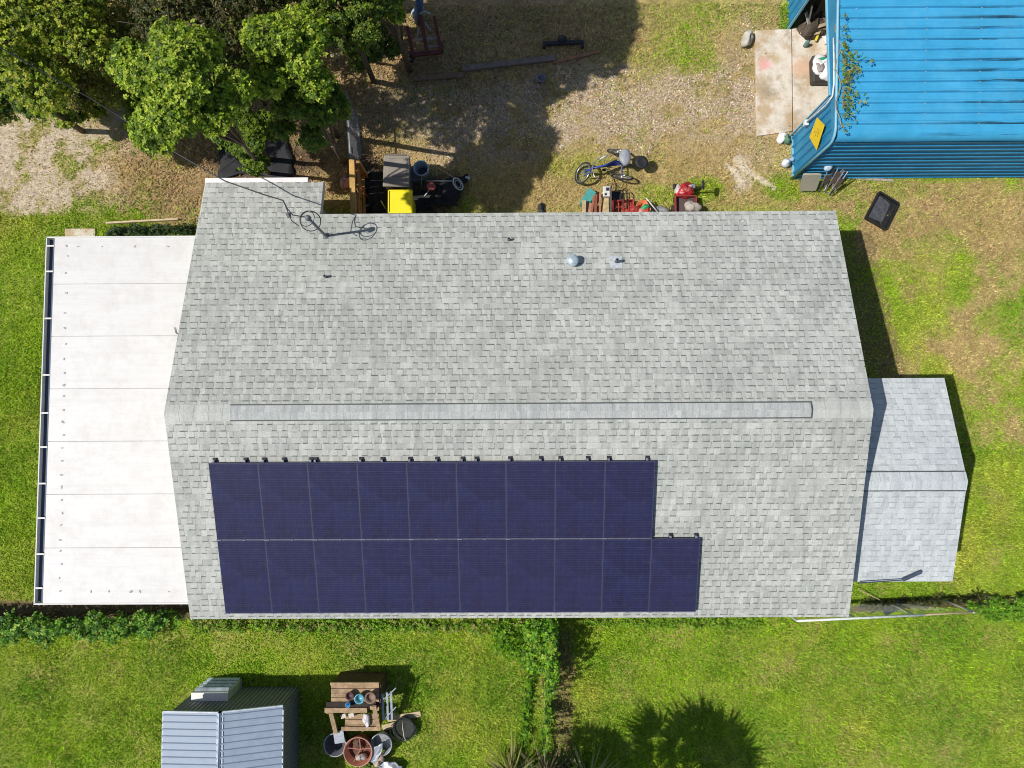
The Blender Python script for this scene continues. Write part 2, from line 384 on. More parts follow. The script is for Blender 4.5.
HOUSE = (-6.6, 6.7, -3.75, 4.3)
def clear(X, Y, blocks):
    k = np.ones(len(X), bool)
    for x0, x1, y0, y1 in blocks: k &= ~((X > x0) & (X < x1) & (Y > y0) & (Y < y1))
    return k
BLK = [HOUSE, (7.25, 20, 6.4, 20), (6.22, 9, 7.42, 10.25), (6.9, 9.2, -3.2, .8), (-8.2, -5.6, -9, -6.55), (-9.6, -7.2, -3.2, 3.9)]
GR = leafmat('grass_blade', .30, .6)
def make_grass():
    rng = np.random.default_rng(5); n = 1000000
    X = rng.uniform(-14, 14, n); Y = rng.uniform(-10.5, 11, n); Z = zones(X, Y)
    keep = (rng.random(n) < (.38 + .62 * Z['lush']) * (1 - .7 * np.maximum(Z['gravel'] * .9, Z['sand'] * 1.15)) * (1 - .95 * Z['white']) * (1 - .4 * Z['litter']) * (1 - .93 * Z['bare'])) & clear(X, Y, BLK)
    keep &= (Z['u'] > -70) & (Z['u'] < 1090) & (Z['v'] > -60) & (Z['v'] < 830)
    X, Y = X[keep], Y[keep]; Z = {k: a[keep] for k, a in Z.items()}; m = len(X)
    a = rng.uniform(0, 2 * np.pi, m); h = rng.uniform(.03, .075, m) * (.75 + .5 * Z['n2']); lean = rng.uniform(.5, 1.6, m) * h; wd = rng.uniform(.007, .018, m)
    dx, dy = np.cos(a), np.sin(a); V = np.zeros((m, 3, 3)); z0 = -.005
    V[:, 0] = np.stack([X - dy * wd, Y + dx * wd, np.full(m, z0)], 1); V[:, 1] = np.stack([X + dy * wd, Y - dx * wd, np.full(m, z0)], 1)
    V[:, 2] = np.stack([X + dx * lean, Y + dy * lean, h], 1)
    c = lambda *q: np.array(q)[None]
    g1, g2, ye, br = c(.18, .37, .018), c(.37, .56, .022), c(.62, .60, .10), c(.64, .50, .25)
    pa = np.clip(fbm(X, Y, .8, 77) * 2.4 - .7 + rng.normal(0, .25, m), 0, 1)[:, None]
    col = g1 * (1 - pa) + g2 * pa
    pb = np.clip(fbm(X, Y, .55, 91) * 3.0 - 1.42 - (Z['u'] > 600) * (Z['v'] > 600) * .38 + rng.normal(0, .22, m) + (Z['u'] < 60) * (Z['v'] < 600) * .12 + (Z['u'] < 200) * (Z['v'] > 640) * .12, 0, 1)[:, None]
    col = col * (1 - pb * .85) + ye * pb * .85
    pc = np.clip((.62 - Z['lush']) * 1.5 + rng.normal(0, .25, m) + (fbm(X, Y, 1.6, 13) - .58) * 1.6, 0, 1)[:, None]
    col = col * (1 - pc) + br * pc
    col = col * rng.uniform(.5, 1.4, m)[:, None] * (.68 + .64 * fbm(X, Y, 7, 202, 3))[:, None]
    tag(cloud('grass', V, [(0, 1, 2)], 3, np.clip(col, 0.005, .9), GR), 'short patchy grass growing over the yard', None, kind='stuff')
    # fallen leaves and straw, loose stones
    n = 70000; X = rng.uniform(-14, 14, n); Y = rng.uniform(4, 11, n); Z = zones(X, Y)
    keep = (rng.random(n) < np.clip(.05 + Z['litter'] * .9 - Z['lush'] * .5 - Z['sand'] * .5 - Z['bare'] * .6, 0.0, 1) * ss(4.0, 4.6, Y)) & clear(X, Y, BLK)
    X, Y = X[keep], Y[keep]; m = len(X); a = rng.uniform(0, 6.28, m); l = rng.uniform(.015, .045, m); wd = l * rng.uniform(.2, .6, m)
    dx, dy = np.cos(a), np.sin(a); V = np.zeros((m, 4, 3)); zt = rng.uniform(.004, .03, (m, 4))
    for k, (s, t) in enumerate(((-1, 0), (0, -1), (1, 0), (0, 1))): V[:, k] = np.stack([X + dx * l * s - dy * wd * t, Y + dy * l * s + dx * wd * t, zt[:, k] + .012], 1)
    col = c(.42, .27, .13) * rng.uniform(.35, 1.5, m)[:, None] * (1 + rng.normal(0, .08, (m, 3)))
    tag(cloud('leaf_litter', V, [(0, 1, 2, 3)], 4, np.clip(col, .01, .85), leafmat('dead_leaf', .1, .8)), 'dry brown leaves and straw scattered over the yard', None, kind='stuff')
    n = 110000; X = rng.uniform(-14, 9, n); Y = rng.uniform(4, 11, n); Z = zones(X, Y)
    keep = (rng.random(n) < Z['gravel'] + .06 * Z['sand']) & clear(X, Y, BLK); X, Y = X[keep], Y[keep]; m = len(X)
    r = .006 + .022 * rng.random(m) ** 2.2; V = np.zeros((m, 5, 3)); a = rng.uniform(0, 6.28, m)
    for k in range(4): V[:, k] = np.stack([X + r * np.cos(a + k * 1.57) * rng.uniform(.6, 1.2, m), Y + r * np.sin(a + k * 1.57) * rng.uniform(.6, 1.2, m), np.full(m, -.003)], 1)
    V[:, 4] = np.stack([X, Y, r * rng.uniform(.7, 1.2, m) + .008], 1)
    col = c(.64, .54, .43) * rng.choice([.35, .7, 1, 1.35], m)[:, None] * rng.uniform(.85, 1.15, (m, 3))
    tag(cloud('gravel', V, [(0, 1, 4), (1, 2, 4), (2, 3, 4), (3, 0, 4)], 5, np.clip(col, .02, .9), leafmat('stone', 0.0, .9)), 'pale loose gravel on the dirt drive', None, kind='stuff')
make_grass()

# ------------------------------------------------------------------ the house
SL = 0.3068
RZ = 3.95
HX, HY = 0.035, 0.279
x0, x1 = -7.02, 7.01
house = thing('house', 'long single storey house under a grey shingle gable roof with solar panels', 'house', (HX, HY, 0))
roofm = shingle('roof_shingle', .1275, .205, (.545, .555, .52), (.365, .38, .352), (.10, .11, .105), .42)
yn, ys = 4.40, -4.374
def zr(y): return RZ - SL * abs(y)
mb = MB()
bx = -4.305 - HX; bx0 = -6.955 - HX; byn = 5.49 - HY
def grid_slope(mb, xa, xb, ya, yb, nx=24, ny=12, seed=0):
    """one roof plane, a touch wavy like real decking"""
    vs = []; rnd = random.Random(seed)
    for j in range(ny + 1):
        for i in range(nx + 1):
            x = xa + (xb - xa) * i / nx; y = ya + (yb - ya) * j / ny
            e = 0 if i in (0, nx) or j in (0, ny) else rnd.uniform(-.004, .004)
            vs.append((x, y, zr(y) + e))
    fs = [(j * (nx + 1) + i, j * (nx + 1) + i + 1, (j + 1) * (nx + 1) + i + 1, (j + 1) * (nx + 1) + i) for j in range(ny) for i in range(nx)]
    mb.add(vs, fs)
grid_slope(mb, x0, x1, 0, yn, seed=1); grid_slope(mb, x0, x1, ys, 0, seed=2); grid_slope(mb, bx0, bx, yn, byn, 6, 3)
roof = mb.build('roof', roofm, house)
# underside, fascia and rake boards
wh = M('white_trim', (.68, .68, .66), .6, .06, dirt=.2)
fb = MB(); t = .16
fb.slabq([(x0 + .01, ys + .01, zr(ys) - .012), (x1 - .01, ys + .01, zr(ys) - .012), (x1 - .01, 0, RZ - .012), (x0 + .01, 0, RZ - .012)], .03)
fb.slabq([(x0 + .01, 0, RZ - .012), (x1 - .01, 0, RZ - .012), (x1 - .01, yn - .01, zr(yn) - .012), (x0 + .01, yn - .01, zr(yn) - .012)], .03)
fb.slabq([(bx0 + .01, yn, zr(yn) - .014), (bx - .01, yn, zr(yn) - .014), (bx - .01, byn - .01, zr(byn) - .014), (bx0 + .01, byn - .01, zr(byn) - .014)], .03)
fb.build('roof_deck', M('deck_wood', (.35, .27, .18), .8), roof)
for nm, a, b in (('fascia', (x0, ys + .012, zr(ys) - .09), (x1, ys + .012, zr(ys) - .09)), ('fascia', (bx, yn - .012, zr(yn) - .09), (x1, yn - .012, zr(yn) - .09)),
                 ('rake_board', (x0 + .012, ys, zr(ys) - .10), (x0 + .012, 0, RZ - .10)), ('rake_board', (x0 + .012, 0, RZ - .10), (x0 + .012, byn, zr(byn) - .10)),
                 ('rake_board', (x1 - .012, ys, zr(ys) - .10), (x1 - .012, 0, RZ - .10)), ('rake_board', (x1 - .012, 0, RZ - .10), (x1 - .012, yn, zr(yn) - .10)),
                 ('rake_board', (bx - .012, yn, zr(yn) - .10), (bx - .012, byn, zr(byn) - .10))):
    MB().bar(a, b, .022, .15).build(nm, wh, roof)
MB().bar((bx0 - .02, byn + .05, zr(byn) - .045), (-4.66 - HX, byn + .05, zr(byn) - .045), .105, .10).build('gutter', M('white_gutter', (.80, .77, .76), .5, .05, dirt=.12), house)
cm = shingle('ridge_shingle', 2.0, .30, (.53, .54, .505), (.47, .485, .455), (.34, .35, .34), .4)
def capstrip(mb, xa, xb, hw, up, n=1):
    mb.add([(xa, -hw, zr(hw) + up), (xb, -hw, zr(hw) + up), (xb, 0, RZ + up), (xa, 0, RZ + up), (xb, hw, zr(hw) + up), (xa, hw, zr(hw) + up),
            (xa, -hw, zr(hw) + .001), (xb, -hw, zr(hw) + .001), (xb, hw, zr(hw) + .001), (xa, hw, zr(hw) + .001)],
           [(0, 1, 2, 3), (3, 2, 4, 5), (6, 7, 1, 0), (5, 4, 8, 9), (6, 0, 3, 5, 9), (1, 7, 8, 4, 2)])
def ridgecaps(par, xa, xb, hw, mat, step=.14, up=.012):
    m = MB(); x = xa; k = 0; rnd = random.Random(4)
    while x < xb - .01:
        e = min(xb, x + step); u0 = up + rnd.uniform(0, .003); u1 = up * .45
        m.add([(x, -hw, zr(hw) + u1), (e, -hw, zr(hw) + u0), (e, 0, RZ + u0), (x, 0, RZ + u1), (e, hw, zr(hw) + u0), (x, hw, zr(hw) + u1)], [(0, 1, 2, 3), (3, 2, 4, 5)])
        m.add([(e, -hw, zr(hw) + u0), (e, 0, RZ + u0), (e, hw, zr(hw) + u0), (e, hw, zr(hw)), (e, 0, RZ), (e, -hw, zr(hw))], [(0, 5, 4, 1), (1, 4, 3, 2)])
        x = e
    return m.build('ridge_cap', mat, par)
ridgecaps(roof, x0, -5.70, .165, cm, .29, .006); ridgecaps(roof, 5.78, x1, .165, cm, .29, .006)
v = MB(); capstrip(v, -5.70, 5.78, .145, .035); v.build('ridge_vent', shingle('ridge_vent_shingle', .6, .13, (.52, .54, .52), (.38, .40, .395), (.20, .21, .22), .45), roof)
v = MB()
for s in (-1, 1): v.bar((-5.72, s * .158, zr(.158) + .014), (5.80, s * .158, zr(.158) + .014), .022, .026)
v.bar((5.795, -.158, zr(.158) + .018), (5.795, 0, RZ + .02), .018, .03); v.bar((5.795, 0, RZ + .02), (5.795, .158, zr(.158) + .018), .018, .03)
v.build('vent_edge', M('vent_black', (.08, .085, .09), .7), roof)
# walls
wallm = M('stucco_wall', (.62, .60, .54), .9, .1, 4, dirt=.3)
wb = MB(); wx0, wx1, wy0, wy1 = -6.55, 6.6, -4.05, 4.0
for (a, b) in (((wx0, wy0), (wx1, wy0)), ((wx1, wy0), (wx1, wy1)), ((wx1, wy1), (wx0, wy1)), ((wx0, wy1), (wx0, wy0))):
    ax, ay = a; bx_, by_ = b; dx, dy = bx_ - ax, by_ - ay; L = math.hypot(dx, dy); nx_, ny_ = -dy / L * .15, dx / L * .15
    if dy == 0: top = zr(wy0) - .05; wb.prism([(ax, ay), (bx_, by_), (bx_, by_ + ny_), (ax, ay + ny_)], -.1, top)
    else:
        s = 1 if dy > 0 else -1; X0, X1 = sorted((ax, ax + nx_)); vs = []
        for X in (X0, X1): vs += [(X, wy0 + .152, -.1), (X, wy1 - .152, -.1), (X, wy1 - .152, zr(wy1) - .07), (X, 0, RZ - .07), (X, wy0 + .152, zr(wy0) - .07)]
        wb.add(vs, [(4, 3, 2, 1, 0), (5, 6, 7, 8, 9)] + [(i, (i + 1) % 5, 5 + (i + 1) % 5, 5 + i) for i in range(5)])
wb.prism([(bx0 + .4, wy1 + .02), (bx - .3, wy1 + .02), (bx - .3, byn - .3), (bx0 + .4, byn - .3)], -.1, zr(byn) - .06)
wb.build('wall', wallm, house)
# roof vents and pipes
def roofpt(u, v, dz=0):
    z = 3.3
    for _ in range(20): p = at(u, v, z); z = RZ - SL * abs(p[1] - HY) + dz
    return Vector((p[0] - HX, p[1] - HY, z))
p = roofpt(572, 262)
MB().lathe([(.10, -.05), (.10, .10), (.06, .15), (.13, .15), (.125, .20), (.03, .225)], p, 16).build('roof_vent', M('vent_metal', (.55, .66, .72), .4, metal=.4), roof, True)
p = roofpt(616, 262)
q = MB().slabq([p + Vector((-.13, -.14, SL * .14 + .012)), p + Vector((.13, -.14, SL * .14 + .012)), p + Vector((.13, .14, -SL * .14 + .012)), p + Vector((-.13, .14, -SL * .14 + .012))], .01)
q.build('pipe_flashing', M('flashing', (.52, .56, .60), .6), roof)
MB().lathe([(.035, -.03), (.035, .22), (.022, .22), (.022, .05)], p, 10).build('vent_pipe', M('pipe_dark', (.12, .12, .13), .6), roof)
for (u, v_) in ((509, 240), (326, 277)):
    p = roofpt(u, v_); MB().lathe([(.045, -.02), (.03, .02), (.028, .13), (.018, .13), (.018, .05)], p, 10).build('vent_pipe', M('pipe_dark', (.12, .12, .13)), roof)
# service mast with its drip loops
mast = Vector((-4.14 - HX + .02, 4.04 - HY, 0)); base = roofpt(326, 236); mx, my = base.x, base.y; top = 4.05
mk = MATS.get('pipe_dark')
sm = MB().tube([(mx, my, base.z - .4), (mx, my, top)], .030, 8); sm.lathe([(.05, 0), (.062, .05), (.05, .11), (.02, .14)], (mx, my, top), 12)
sm.lathe([(.08, -.04), (.04, .03)], (mx, my, base.z + .03), 12)
smo = sm.build('service_mast', M('mast_grey', (.16, .17, .19), .5), house, True)
lp = MB().ring((mx + .02, my - .03, top - .05), .20, .010, (.15, -.1, 1), 26); lp.ring((mx - .03, my, top + .02), .16, .009, (-.25, .1, 1), 24)
lp.tube([(mx, my, top + .1), (mx - .15, my + .02, top + .12), (mx - .32, my + .08, top), (mx - .42, my + .2, top + .05), (mx - .48, my + .34, top + .12)], .012)
lp.tube([(mx - .2, my - .14, top - .03), (mx - .36, my - .02, top - .05), (mx - .44, my + .2, top + .02), (mx - .48, my + .34, top + .12)], .010)
lp.build('drip_loop', M('cable_black', (.03, .035, .045), .5), smo)
MB().box((0, 0, 0), (.07, .12, .02), (0, 0, .5)).build('cable_clip', M('pipe_dark', (.1, .1, .1)), roof).location = roofpt(288, 215, .02)
# power cable from the mast away over the trees
pts = [Vector((mx - .48 + HX, my + .34 + HY, top + .12))] + [Vector(at(*q)) for q in ((262, 194, 3.98), (225, 181, 3.82), (188, 160, 3.72), (150, 138, 3.72), (120, 117, 3.85), (90, 98, 4.1), (40, 70, 4.6), (-30, 30, 5.4), (-160, -45, 7.2))]
o = MB().tube(pts, .013, 6).build('power_cable', M('cable_black', (.03, .035, .045)))
tag(o, 'black overhead power cable running from the roof mast to the upper left', 'cable')

# ------------------------------------------------------------------ white patio roof on the west side
patio = thing('patio_roof', 'flat white insulated patio roof with a gutter along its outer edge', 'patio roof', (-8.7, .22, 0))
PX, PY = -8.7, .22; pz = 2.4
def whitepanel():
    n = N('patio_white'); co = n.coord()
    mp = n.new('ShaderNodeMapping'); mp.inputs['Scale'].default_value = (.7, 9, 1); n.put(mp.inputs[0], co)
    f = n.noise(1.6, 6, .7, mp.outputs[0]); g = n.noise(2.3, 7, .75)
    c = n.ramp(f, [(.3, (.64, .635, .62)), (.6, (.68, .675, .665))]); c = n.mix(n.map(g, .46, .78, 0, .7), c, (.50, .46, .43))
    g3 = n.noise(.5, 4, .7, mp.outputs[0]); c = n.mix(n.map(g3, .5, .7, 0, .3), c, (.52, .50, .49))
    g2 = n.noise(60, 3, .8); c = n.mix(n.map(g2, .70, .78, 0, .35), c, (.4, .38, .36))
    n.put(n.b.inputs['Base Color'], c); n.b.inputs['Roughness'].default_value = .55; n.bump(n.noise(1.2, 3), .01, .4); return n.m
wp = whitepanel()
seams = [4.235, 3.19, 2.02, .855, -.305, -1.46, -2.62, -3.80]; xl, xr = -10.30, -6.52
for i in range(7):
    a, b = seams[i + 1] + (.009 if i < 6 else 0), seams[i]
    MB().box((((xl + xr) / 2) - PX, (a + b) / 2 - PY, pz - .04), (xr - xl, b - a, .08)).build('roof_panel', wp, patio, bevel=.004)
MB().box(((xl + xr) / 2 - PX, .22 - PY, pz - .035), (xr - xl - .04, 8.0, .045)).build('seam_strip', M('seam_grey', (.44, .43, .43), .8), patio)
tr = MB().box(((xl + xr) / 2 - .09 - PX, 4.25 - PY, pz - .05), (xr - xl + .2, .03, .13)).box(((xl + xr) / 2 - .09 - PX, -3.815 - PY, pz - .05), (xr - xl + .2, .03, .13))
tr.build('edge_trim', wh, patio)
g = MB(); gx0, gx1 = -10.475, -10.305
g.box((gx0 - PX, .22 - PY, pz - .05), (.022, 8.06, .13)).build('gutter_lip', wh, patio)
g = MB().box(((gx0 + gx1) / 2 - PX, .22 - PY, pz - .10), (gx1 - gx0 - .02, 8.0, .02))
go = g.build('gutter', M('gutter_dark', (.045, .075, .125), .6, .3, 3), patio)
for v_ in (246, 271.5, 318.5, 375, 413, 447, 483.5, 518, 554, 588):
    y = at(42, v_, pz)[1]; MB().box(((gx0 + gx1) / 2 - PX, y - PY, pz + .006), (gx1 - gx0, .035, .01)).build('gutter_strap', wh, go)
sc_ = []
rnd = random.Random(8)
for v_ in (246, 256, 273, 293, 313, 328, 344, 359, 373, 385, 396, 410, 422, 435, 448, 461, 475, 487, 500, 513, 525, 540, 551, 564, 578, 591): sc_.append(at(67 - (v_ - 246) * .02 + rnd.uniform(-1, 1), v_, pz))
for u in (78, 102, 135, 168): sc_.append(at(u, 246.5, pz))
for u in (91, 109, 131, 140, 169): sc_.append(at(u, 591.5, pz))
for p in sc_:
    MB().lump((p[0] - PX, p[1] - PY, pz + .002), (rnd.uniform(.02, .045), rnd.uniform(.015, .035), .008), rnd.randint(0, 99), .3, 8).build('sealed_screw', M('sealant', (.42, .41, .43), .7), patio)
for x, y in ((-10.35, 4.1), (-10.35, 1.5), (-10.35, -1.1), (-10.35, -3.65)):
    MB().box((x + .12 - PX, y - PY, 1.15), (.09, .09, 2.34)).build('post', wh, patio)
p = at(177, 332, pz + .01); hk = MB().tube([(p[0] + x, p[1] + y, pz + .02) for x, y in ((-.05, .1), (-.03, .0), (.0, -.04), (.05, -.04), (.09, .0), (.1, .05))], .008, 6)
tag(hk.build('cable_scrap', M('cable_black', (.03, .03, .04))), 'short bent piece of black cable on the white patio roof', 'cable')

# ------------------------------------------------------------------ side annex
AX, AY = 8.2, -1.213
ann = thing('annex', 'small gabled side building with pale blue grey shingles beside the house', 'annex', (AX, AY, 0))
am = shingle('annex_shingle', .118, .30, (.59, .625, .63), (.45, .485, .50), (.30, .335, .355), .3, .38)
ax0, ax1 = 6.72 - AX, 9.457 - AX; ah = 2.215; az, arz = 2.30, 2.955; asl = (arz - az) / ah
m = MB().add([(ax0, -ah, az), (ax1, -ah, az), (ax1, 0, arz), (ax0, 0, arz), (ax1, ah, az), (ax0, ah, az)], [(0, 1, 2, 3), (3, 2, 4, 5)])
ar = m.build('roof', am, ann)
m = MB().slabq([(ax0, -ah + .01, az - .01), (ax1 - .01, -ah + .01, az - .01), (ax1 - .01, 0, arz - .01), (ax0, 0, arz - .01)], .1)
m.slabq([(ax0, 0, arz - .01), (ax1 - .01, 0, arz - .01), (ax1 - .01, ah - .01, az - .01), (ax0, ah - .01, az - .01)], .1); m.build('fascia', wh, ar)
m = MB(); hw = .19; up = .02
for s in (-1, 1): m.slabq([(ax0, -hw if s < 0 else 0, arz - asl * (hw if s < 0 else 0) + up), (ax1, -hw if s < 0 else 0, arz - asl * (hw if s < 0 else 0) + up), (ax1, 0 if s < 0 else hw, arz - asl * (0 if s < 0 else hw) + up), (ax0, 0 if s < 0 else hw, arz - asl * (0 if s < 0 else hw) + up)], .02)
m.build('ridge_vent', shingle('annex_ridge', .6, .22, (.56, .60, .61), (.46, .50, .52), (.25, .28, .32), .3), ar)
m = MB()
for s in (-1, 1): m.bar((ax0, s * .20, arz - asl * .2 + .012), (ax1 - .03, s * .20, arz - asl * .2 + .012), .022, .024)
m.build('vent_edge', M('vent_black', (.05, .05, .06)), ar)
MB().box((-.1, 0, 1.08), (2.3, 4.0, 2.3)).build('wall', wallm, ann)
m = MB().add([(X, Y, Z) for X in (-1.2, 1.04) for Y, Z in ((-1.99, 2.231), (1.99, 2.231), (0, arz - .14))], [(0, 2, 1), (3, 4, 5), (0, 1, 4, 3), (1, 2, 5, 4), (2, 0, 3, 5)]); m.build('gable', wallm, ann)
p1, p2 = Vector(at(903, 580, 2.42)), Vector(at(921, 572, 2.46)); p0 = Vector(at(859, 583, 2.42))
dn = MB().tube([p1, p2], .038, 8).tube([p0, p1], .013, 6)
tag(dn.build('downpipe', M('pipe_navy', (.05, .07, .11), .5)), 'thin dark bent pipe lying on the lower edge of the annex roof', 'pipe')  # dark tube made up for a shadow-like line on the roof

# ------------------------------------------------------------------ solar panels
def cells():
    n = N('solar_cell'); co = n.coord(); sp = n.new('ShaderNodeSeparateXYZ'); n.put(sp.inputs[0], co)
    def lines(s, pitch, wdt):
        f = n.math('FRACT', n.math('DIVIDE', s, pitch)); return n.math('LESS_THAN', f, wdt)
    fine = n.math('MULTIPLY', lines(sp.outputs[1], .053, .2), .5); grid = n.math('MAXIMUM', lines(sp.outputs[0], .158, .03), lines(sp.outputs[1], .158, .035))
    k = n.math('MAXIMUM', fine, n.math('MULTIPLY', grid, .7))
    inf = n.new('ShaderNodeObjectInfo').outputs['Random']
    big = n.noise(1.8, 4, .6)
    c = n.mix(n.map(big, .35, .7, 0, 1), (.018, .016, .044), (.022, .026, .088)); c = n.mix(n.math('MULTIPLY', inf, .3), c, (.034, .028, .075))
    c = n.mix(k, c, (.045, .046, .10)); c = n.mix(n.map(n.noise(5, 6, .85), .5, .8, 0, .45), c, (.075, .072, .11)); c = n.mix(n.map(n.noise(31, 2, .6), .76, .80, 0, .5), c, (.25, .25, .27))
    n.put(n.b.inputs['Base Color'], c); n.b.inputs['Roughness'].default_value = .32; n.b.inputs['Coat Weight'].default_value = .4; n.b.inputs['Coat Roughness'].default_value = .2
    n.b.inputs['Specular IOR Level'].default_value = .35
    return n.m
cellm = cells(); fr = M('panel_frame', (.095, .095, .15), .45, .1, metal=.3, dirt=.1); al = M('aluminium', (.27, .29, .38), .4, .2, metal=.4, dirt=.3); blk = M('shoe_black', (.02, .02, .025), .6)
PW, PL, PITCH = .9884, 1.666, .9924; ang = math.atan(SL)
def make_panel():
    r = thing('solar_panel', '', 'solar panel')
    MB().box((0, 0, -.006), (PW - .015, PL - .015, .012)).build('cells', cellm, r)
    f = MB()
    for s in (-1, 1): f.box((s * (PW / 2 - .004), 0, -.014), (.008, PL, .036)); f.box((0, s * (PL / 2 - .004), -.014), (PW - .016, .008, .036))
    f.build('frame', fr, r)
    return r
def make_foot(x, kind, par):
    f = MB().box((x, PL / 2 + .035, -.085), (.075, .09, .02)); fo = f.build('mounting_foot', blk, par)
    MB().box((x - .005, PL / 2 + .022, -.05), (.045, .045, .05)).build('clamp', al, fo, bevel=.008)
proto = make_panel(); first = True
words = ['first', 'second', 'third', 'fourth', 'fifth', 'sixth', 'seventh', 'eighth', 'ninth', 'tenth']
lift = .12
for row, (ncol, ytop) in enumerate(((9, -.722 - HY), (10, -2.335 - HY))):
    for c_ in range(ncol):
        o = proto if first else copy_tree(proto); first = False
        yc = ytop - PL / 2 * math.cos(ang); zc = RZ - SL * abs(yc) + lift
        o.location = (-6.165 + PITCH * (c_ + .5), yc + HY, zc); o.rotation_euler = (ang, 0, 0)
        o['group'] = 'solar panels on the house roof'
        nm = 'upper' if row == 0 else 'lower'
        o['label'] = ('%s solar panel from the left in the %s row on the roof' % (words[c_], nm))
        o['label'] = o['label'].capitalize() if False else o['label']
for o in [x for x in COL.objects if x.name.startswith('solar_panel')]:
    lab = o['label']; up = 'upper' in lab; k = words.index(lab.split()[0])
    if up:
        xs_ = {0: [-.4, .22], 1: [-.40, .0], 2: [-.44, -.35], 3: [-.43, .0], 4: [-.44, .1], 5: [-.38, -.1], 6: [-.42, .2], 7: [-.40, .15], 8: [-.42, .35]}[k]
    else: xs_ = [-.1, .43] if k == 9 else [-.3]
    for x in xs_: make_foot(x, 0, o)
    if up or k == 9:
        pass
    rl = MB()
    rl.box((0, -PL / 2 - .018, -.030), (PITCH, .016, .030)); rl.build('rail', al, o)
    for x in (-.47, .05): MB().box((x, -PL / 2 - .014, -.006), (.05 if x > 0 else .10, .022, .018)).build('clamp', al, o)

# ------------------------------------------------------------------ blue steel garage
BX, BY = 7.18, 6.33
gar = thing('garage', 'bright blue corrugated steel garage with an open doorway and rounded eaves', 'garage', (BX, BY, 0))
def bluem(name, streak=True):
    n = N(name); co = n.coord(); f = n.noise(1.4, 5, .7)
    c = n.ramp(f, [(.3, (.035, .30, .53)), (.7, (.055, .385, .67))])
    mp = n.new('ShaderNodeMapping'); mp.inputs['Scale'].default_value = (.35, 7, 2); n.put(mp.inputs[0], co)
    g = n.noise(2.0, 5, .7, mp.outputs[0]); c = n.mix(n.map(g, .48, .8, 0, .38), c, (.01, .15, .30))
    if streak:
        sp = n.new('ShaderNodeSeparateXYZ'); n.put(sp.inputs[0], co)
        fr_ = n.math('FRACT', n.math('DIVIDE', n.math('SUBTRACT', sp.outputs[1], .02), .2286 * .994)); near = n.math('LESS_THAN', n.math('ABSOLUTE', n.math('SUBTRACT', fr_, .25)), .10)
        g2 = n.noise(1.5, 4, .6, mp.outputs[0]); k = n.math('MULTIPLY', near, n.math('MULTIPLY', n.map(g2, .48, .54, 0, 1), n.map(sp.outputs[0], 1.7, 3.6, 0, .85)))
        c = n.mix(k, c, (.012, .02, .035))
    fade = n.noise(.9, 5, .75); c = n.mix(n.map(fade, .48, .75, 0, .45), c, (.12, .42, .62))
    sp_ = n.noise(55, 2, .7); c = n.mix(n.map(sp_, .72, .78, 0, .4), c, (.4, .5, .55))
    n.put(n.b.inputs['Base Color'], c); n.b.inputs['Roughness'].default_value = .5; n.bump(n.noise(2.5, 3), .012, .5); return n.m
bm, bwm = bluem('blue_steel_roof'), bluem('blue_steel_wall', False)
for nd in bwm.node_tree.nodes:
    if nd.type == 'VALTORGB': nd.color_ramp.elements[0].color = (.018, .20, .40, 1); nd.color_ramp.elements[1].color = (.03, .27, .50, 1)  # same paint as the roof, with the wall's shade coloured in
ez = 2.42; L = 8.5; bs = .11; W2 = 4.9; LB = M('light_blue_trim', (.20, .47, .62), .5, .1, dirt=.3)
m = MB().ribbed((0, .22, ez + .14), (L, 0, 0), (0, W2, W2 * bs), .2286, .045)
m.ribbed((0, .22 + W2, ez + .14 + W2 * bs), (L, 0, 0), (0, W2, -W2 * bs), .2286, .022)
ro = m.build('roof', bm, gar)
m = MB()
for xx in (.35, 1.9, 3.1, 4.3):
    for k in range(20): yb_ = .22 + .2286 * .994 * k + .02; MB().box((xx, yb_ + .05, ez + .145 + (yb_ - .17) * bs), (.03, .03, .012)).build('screw', M('screw_grey', (.30, .38, .42), .5), ro)
m = MB(); vs = []; K = 6
for X in (0, L):
    for i in range(K + 1):
        a_ = math.pi / 2 * i / K; vs.append((X, .22 - .235 * math.sin(a_), ez - .07 + .21 * math.cos(a_)))
m.add(vs, [(i, i + 1, K + 2 + i, K + 1 + i) for i in range(K)]); m.build('eave', bm, ro, True)
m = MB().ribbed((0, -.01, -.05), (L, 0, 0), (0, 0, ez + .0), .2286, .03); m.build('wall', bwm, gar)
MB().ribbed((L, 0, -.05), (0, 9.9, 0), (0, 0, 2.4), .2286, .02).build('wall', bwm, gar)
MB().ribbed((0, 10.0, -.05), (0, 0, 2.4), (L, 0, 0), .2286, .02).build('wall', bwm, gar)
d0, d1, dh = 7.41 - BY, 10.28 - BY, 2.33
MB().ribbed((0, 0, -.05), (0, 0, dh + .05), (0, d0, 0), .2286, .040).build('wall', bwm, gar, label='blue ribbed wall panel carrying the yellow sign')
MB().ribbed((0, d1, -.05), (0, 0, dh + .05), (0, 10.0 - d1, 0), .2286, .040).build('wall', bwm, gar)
hd = MB(); yy = [0.22, .22 + W2, .22 + 2 * W2]; zz = [ez + .13, ez + .13 + W2 * bs, ez + .13]
hd.add([(X, y, z) for X in (-.045, .03) for y, z in ((.0, dh), (10.0, dh), (yy[2], zz[2]), (yy[1], zz[1]), (yy[0], zz[0]))],
       [(4, 3, 2, 1, 0), (5, 6, 7, 8, 9)] + [(i, (i + 1) % 5, 5 + (i + 1) % 5, 5 + i) for i in range(5)]); hd.build('header', bwm, gar)
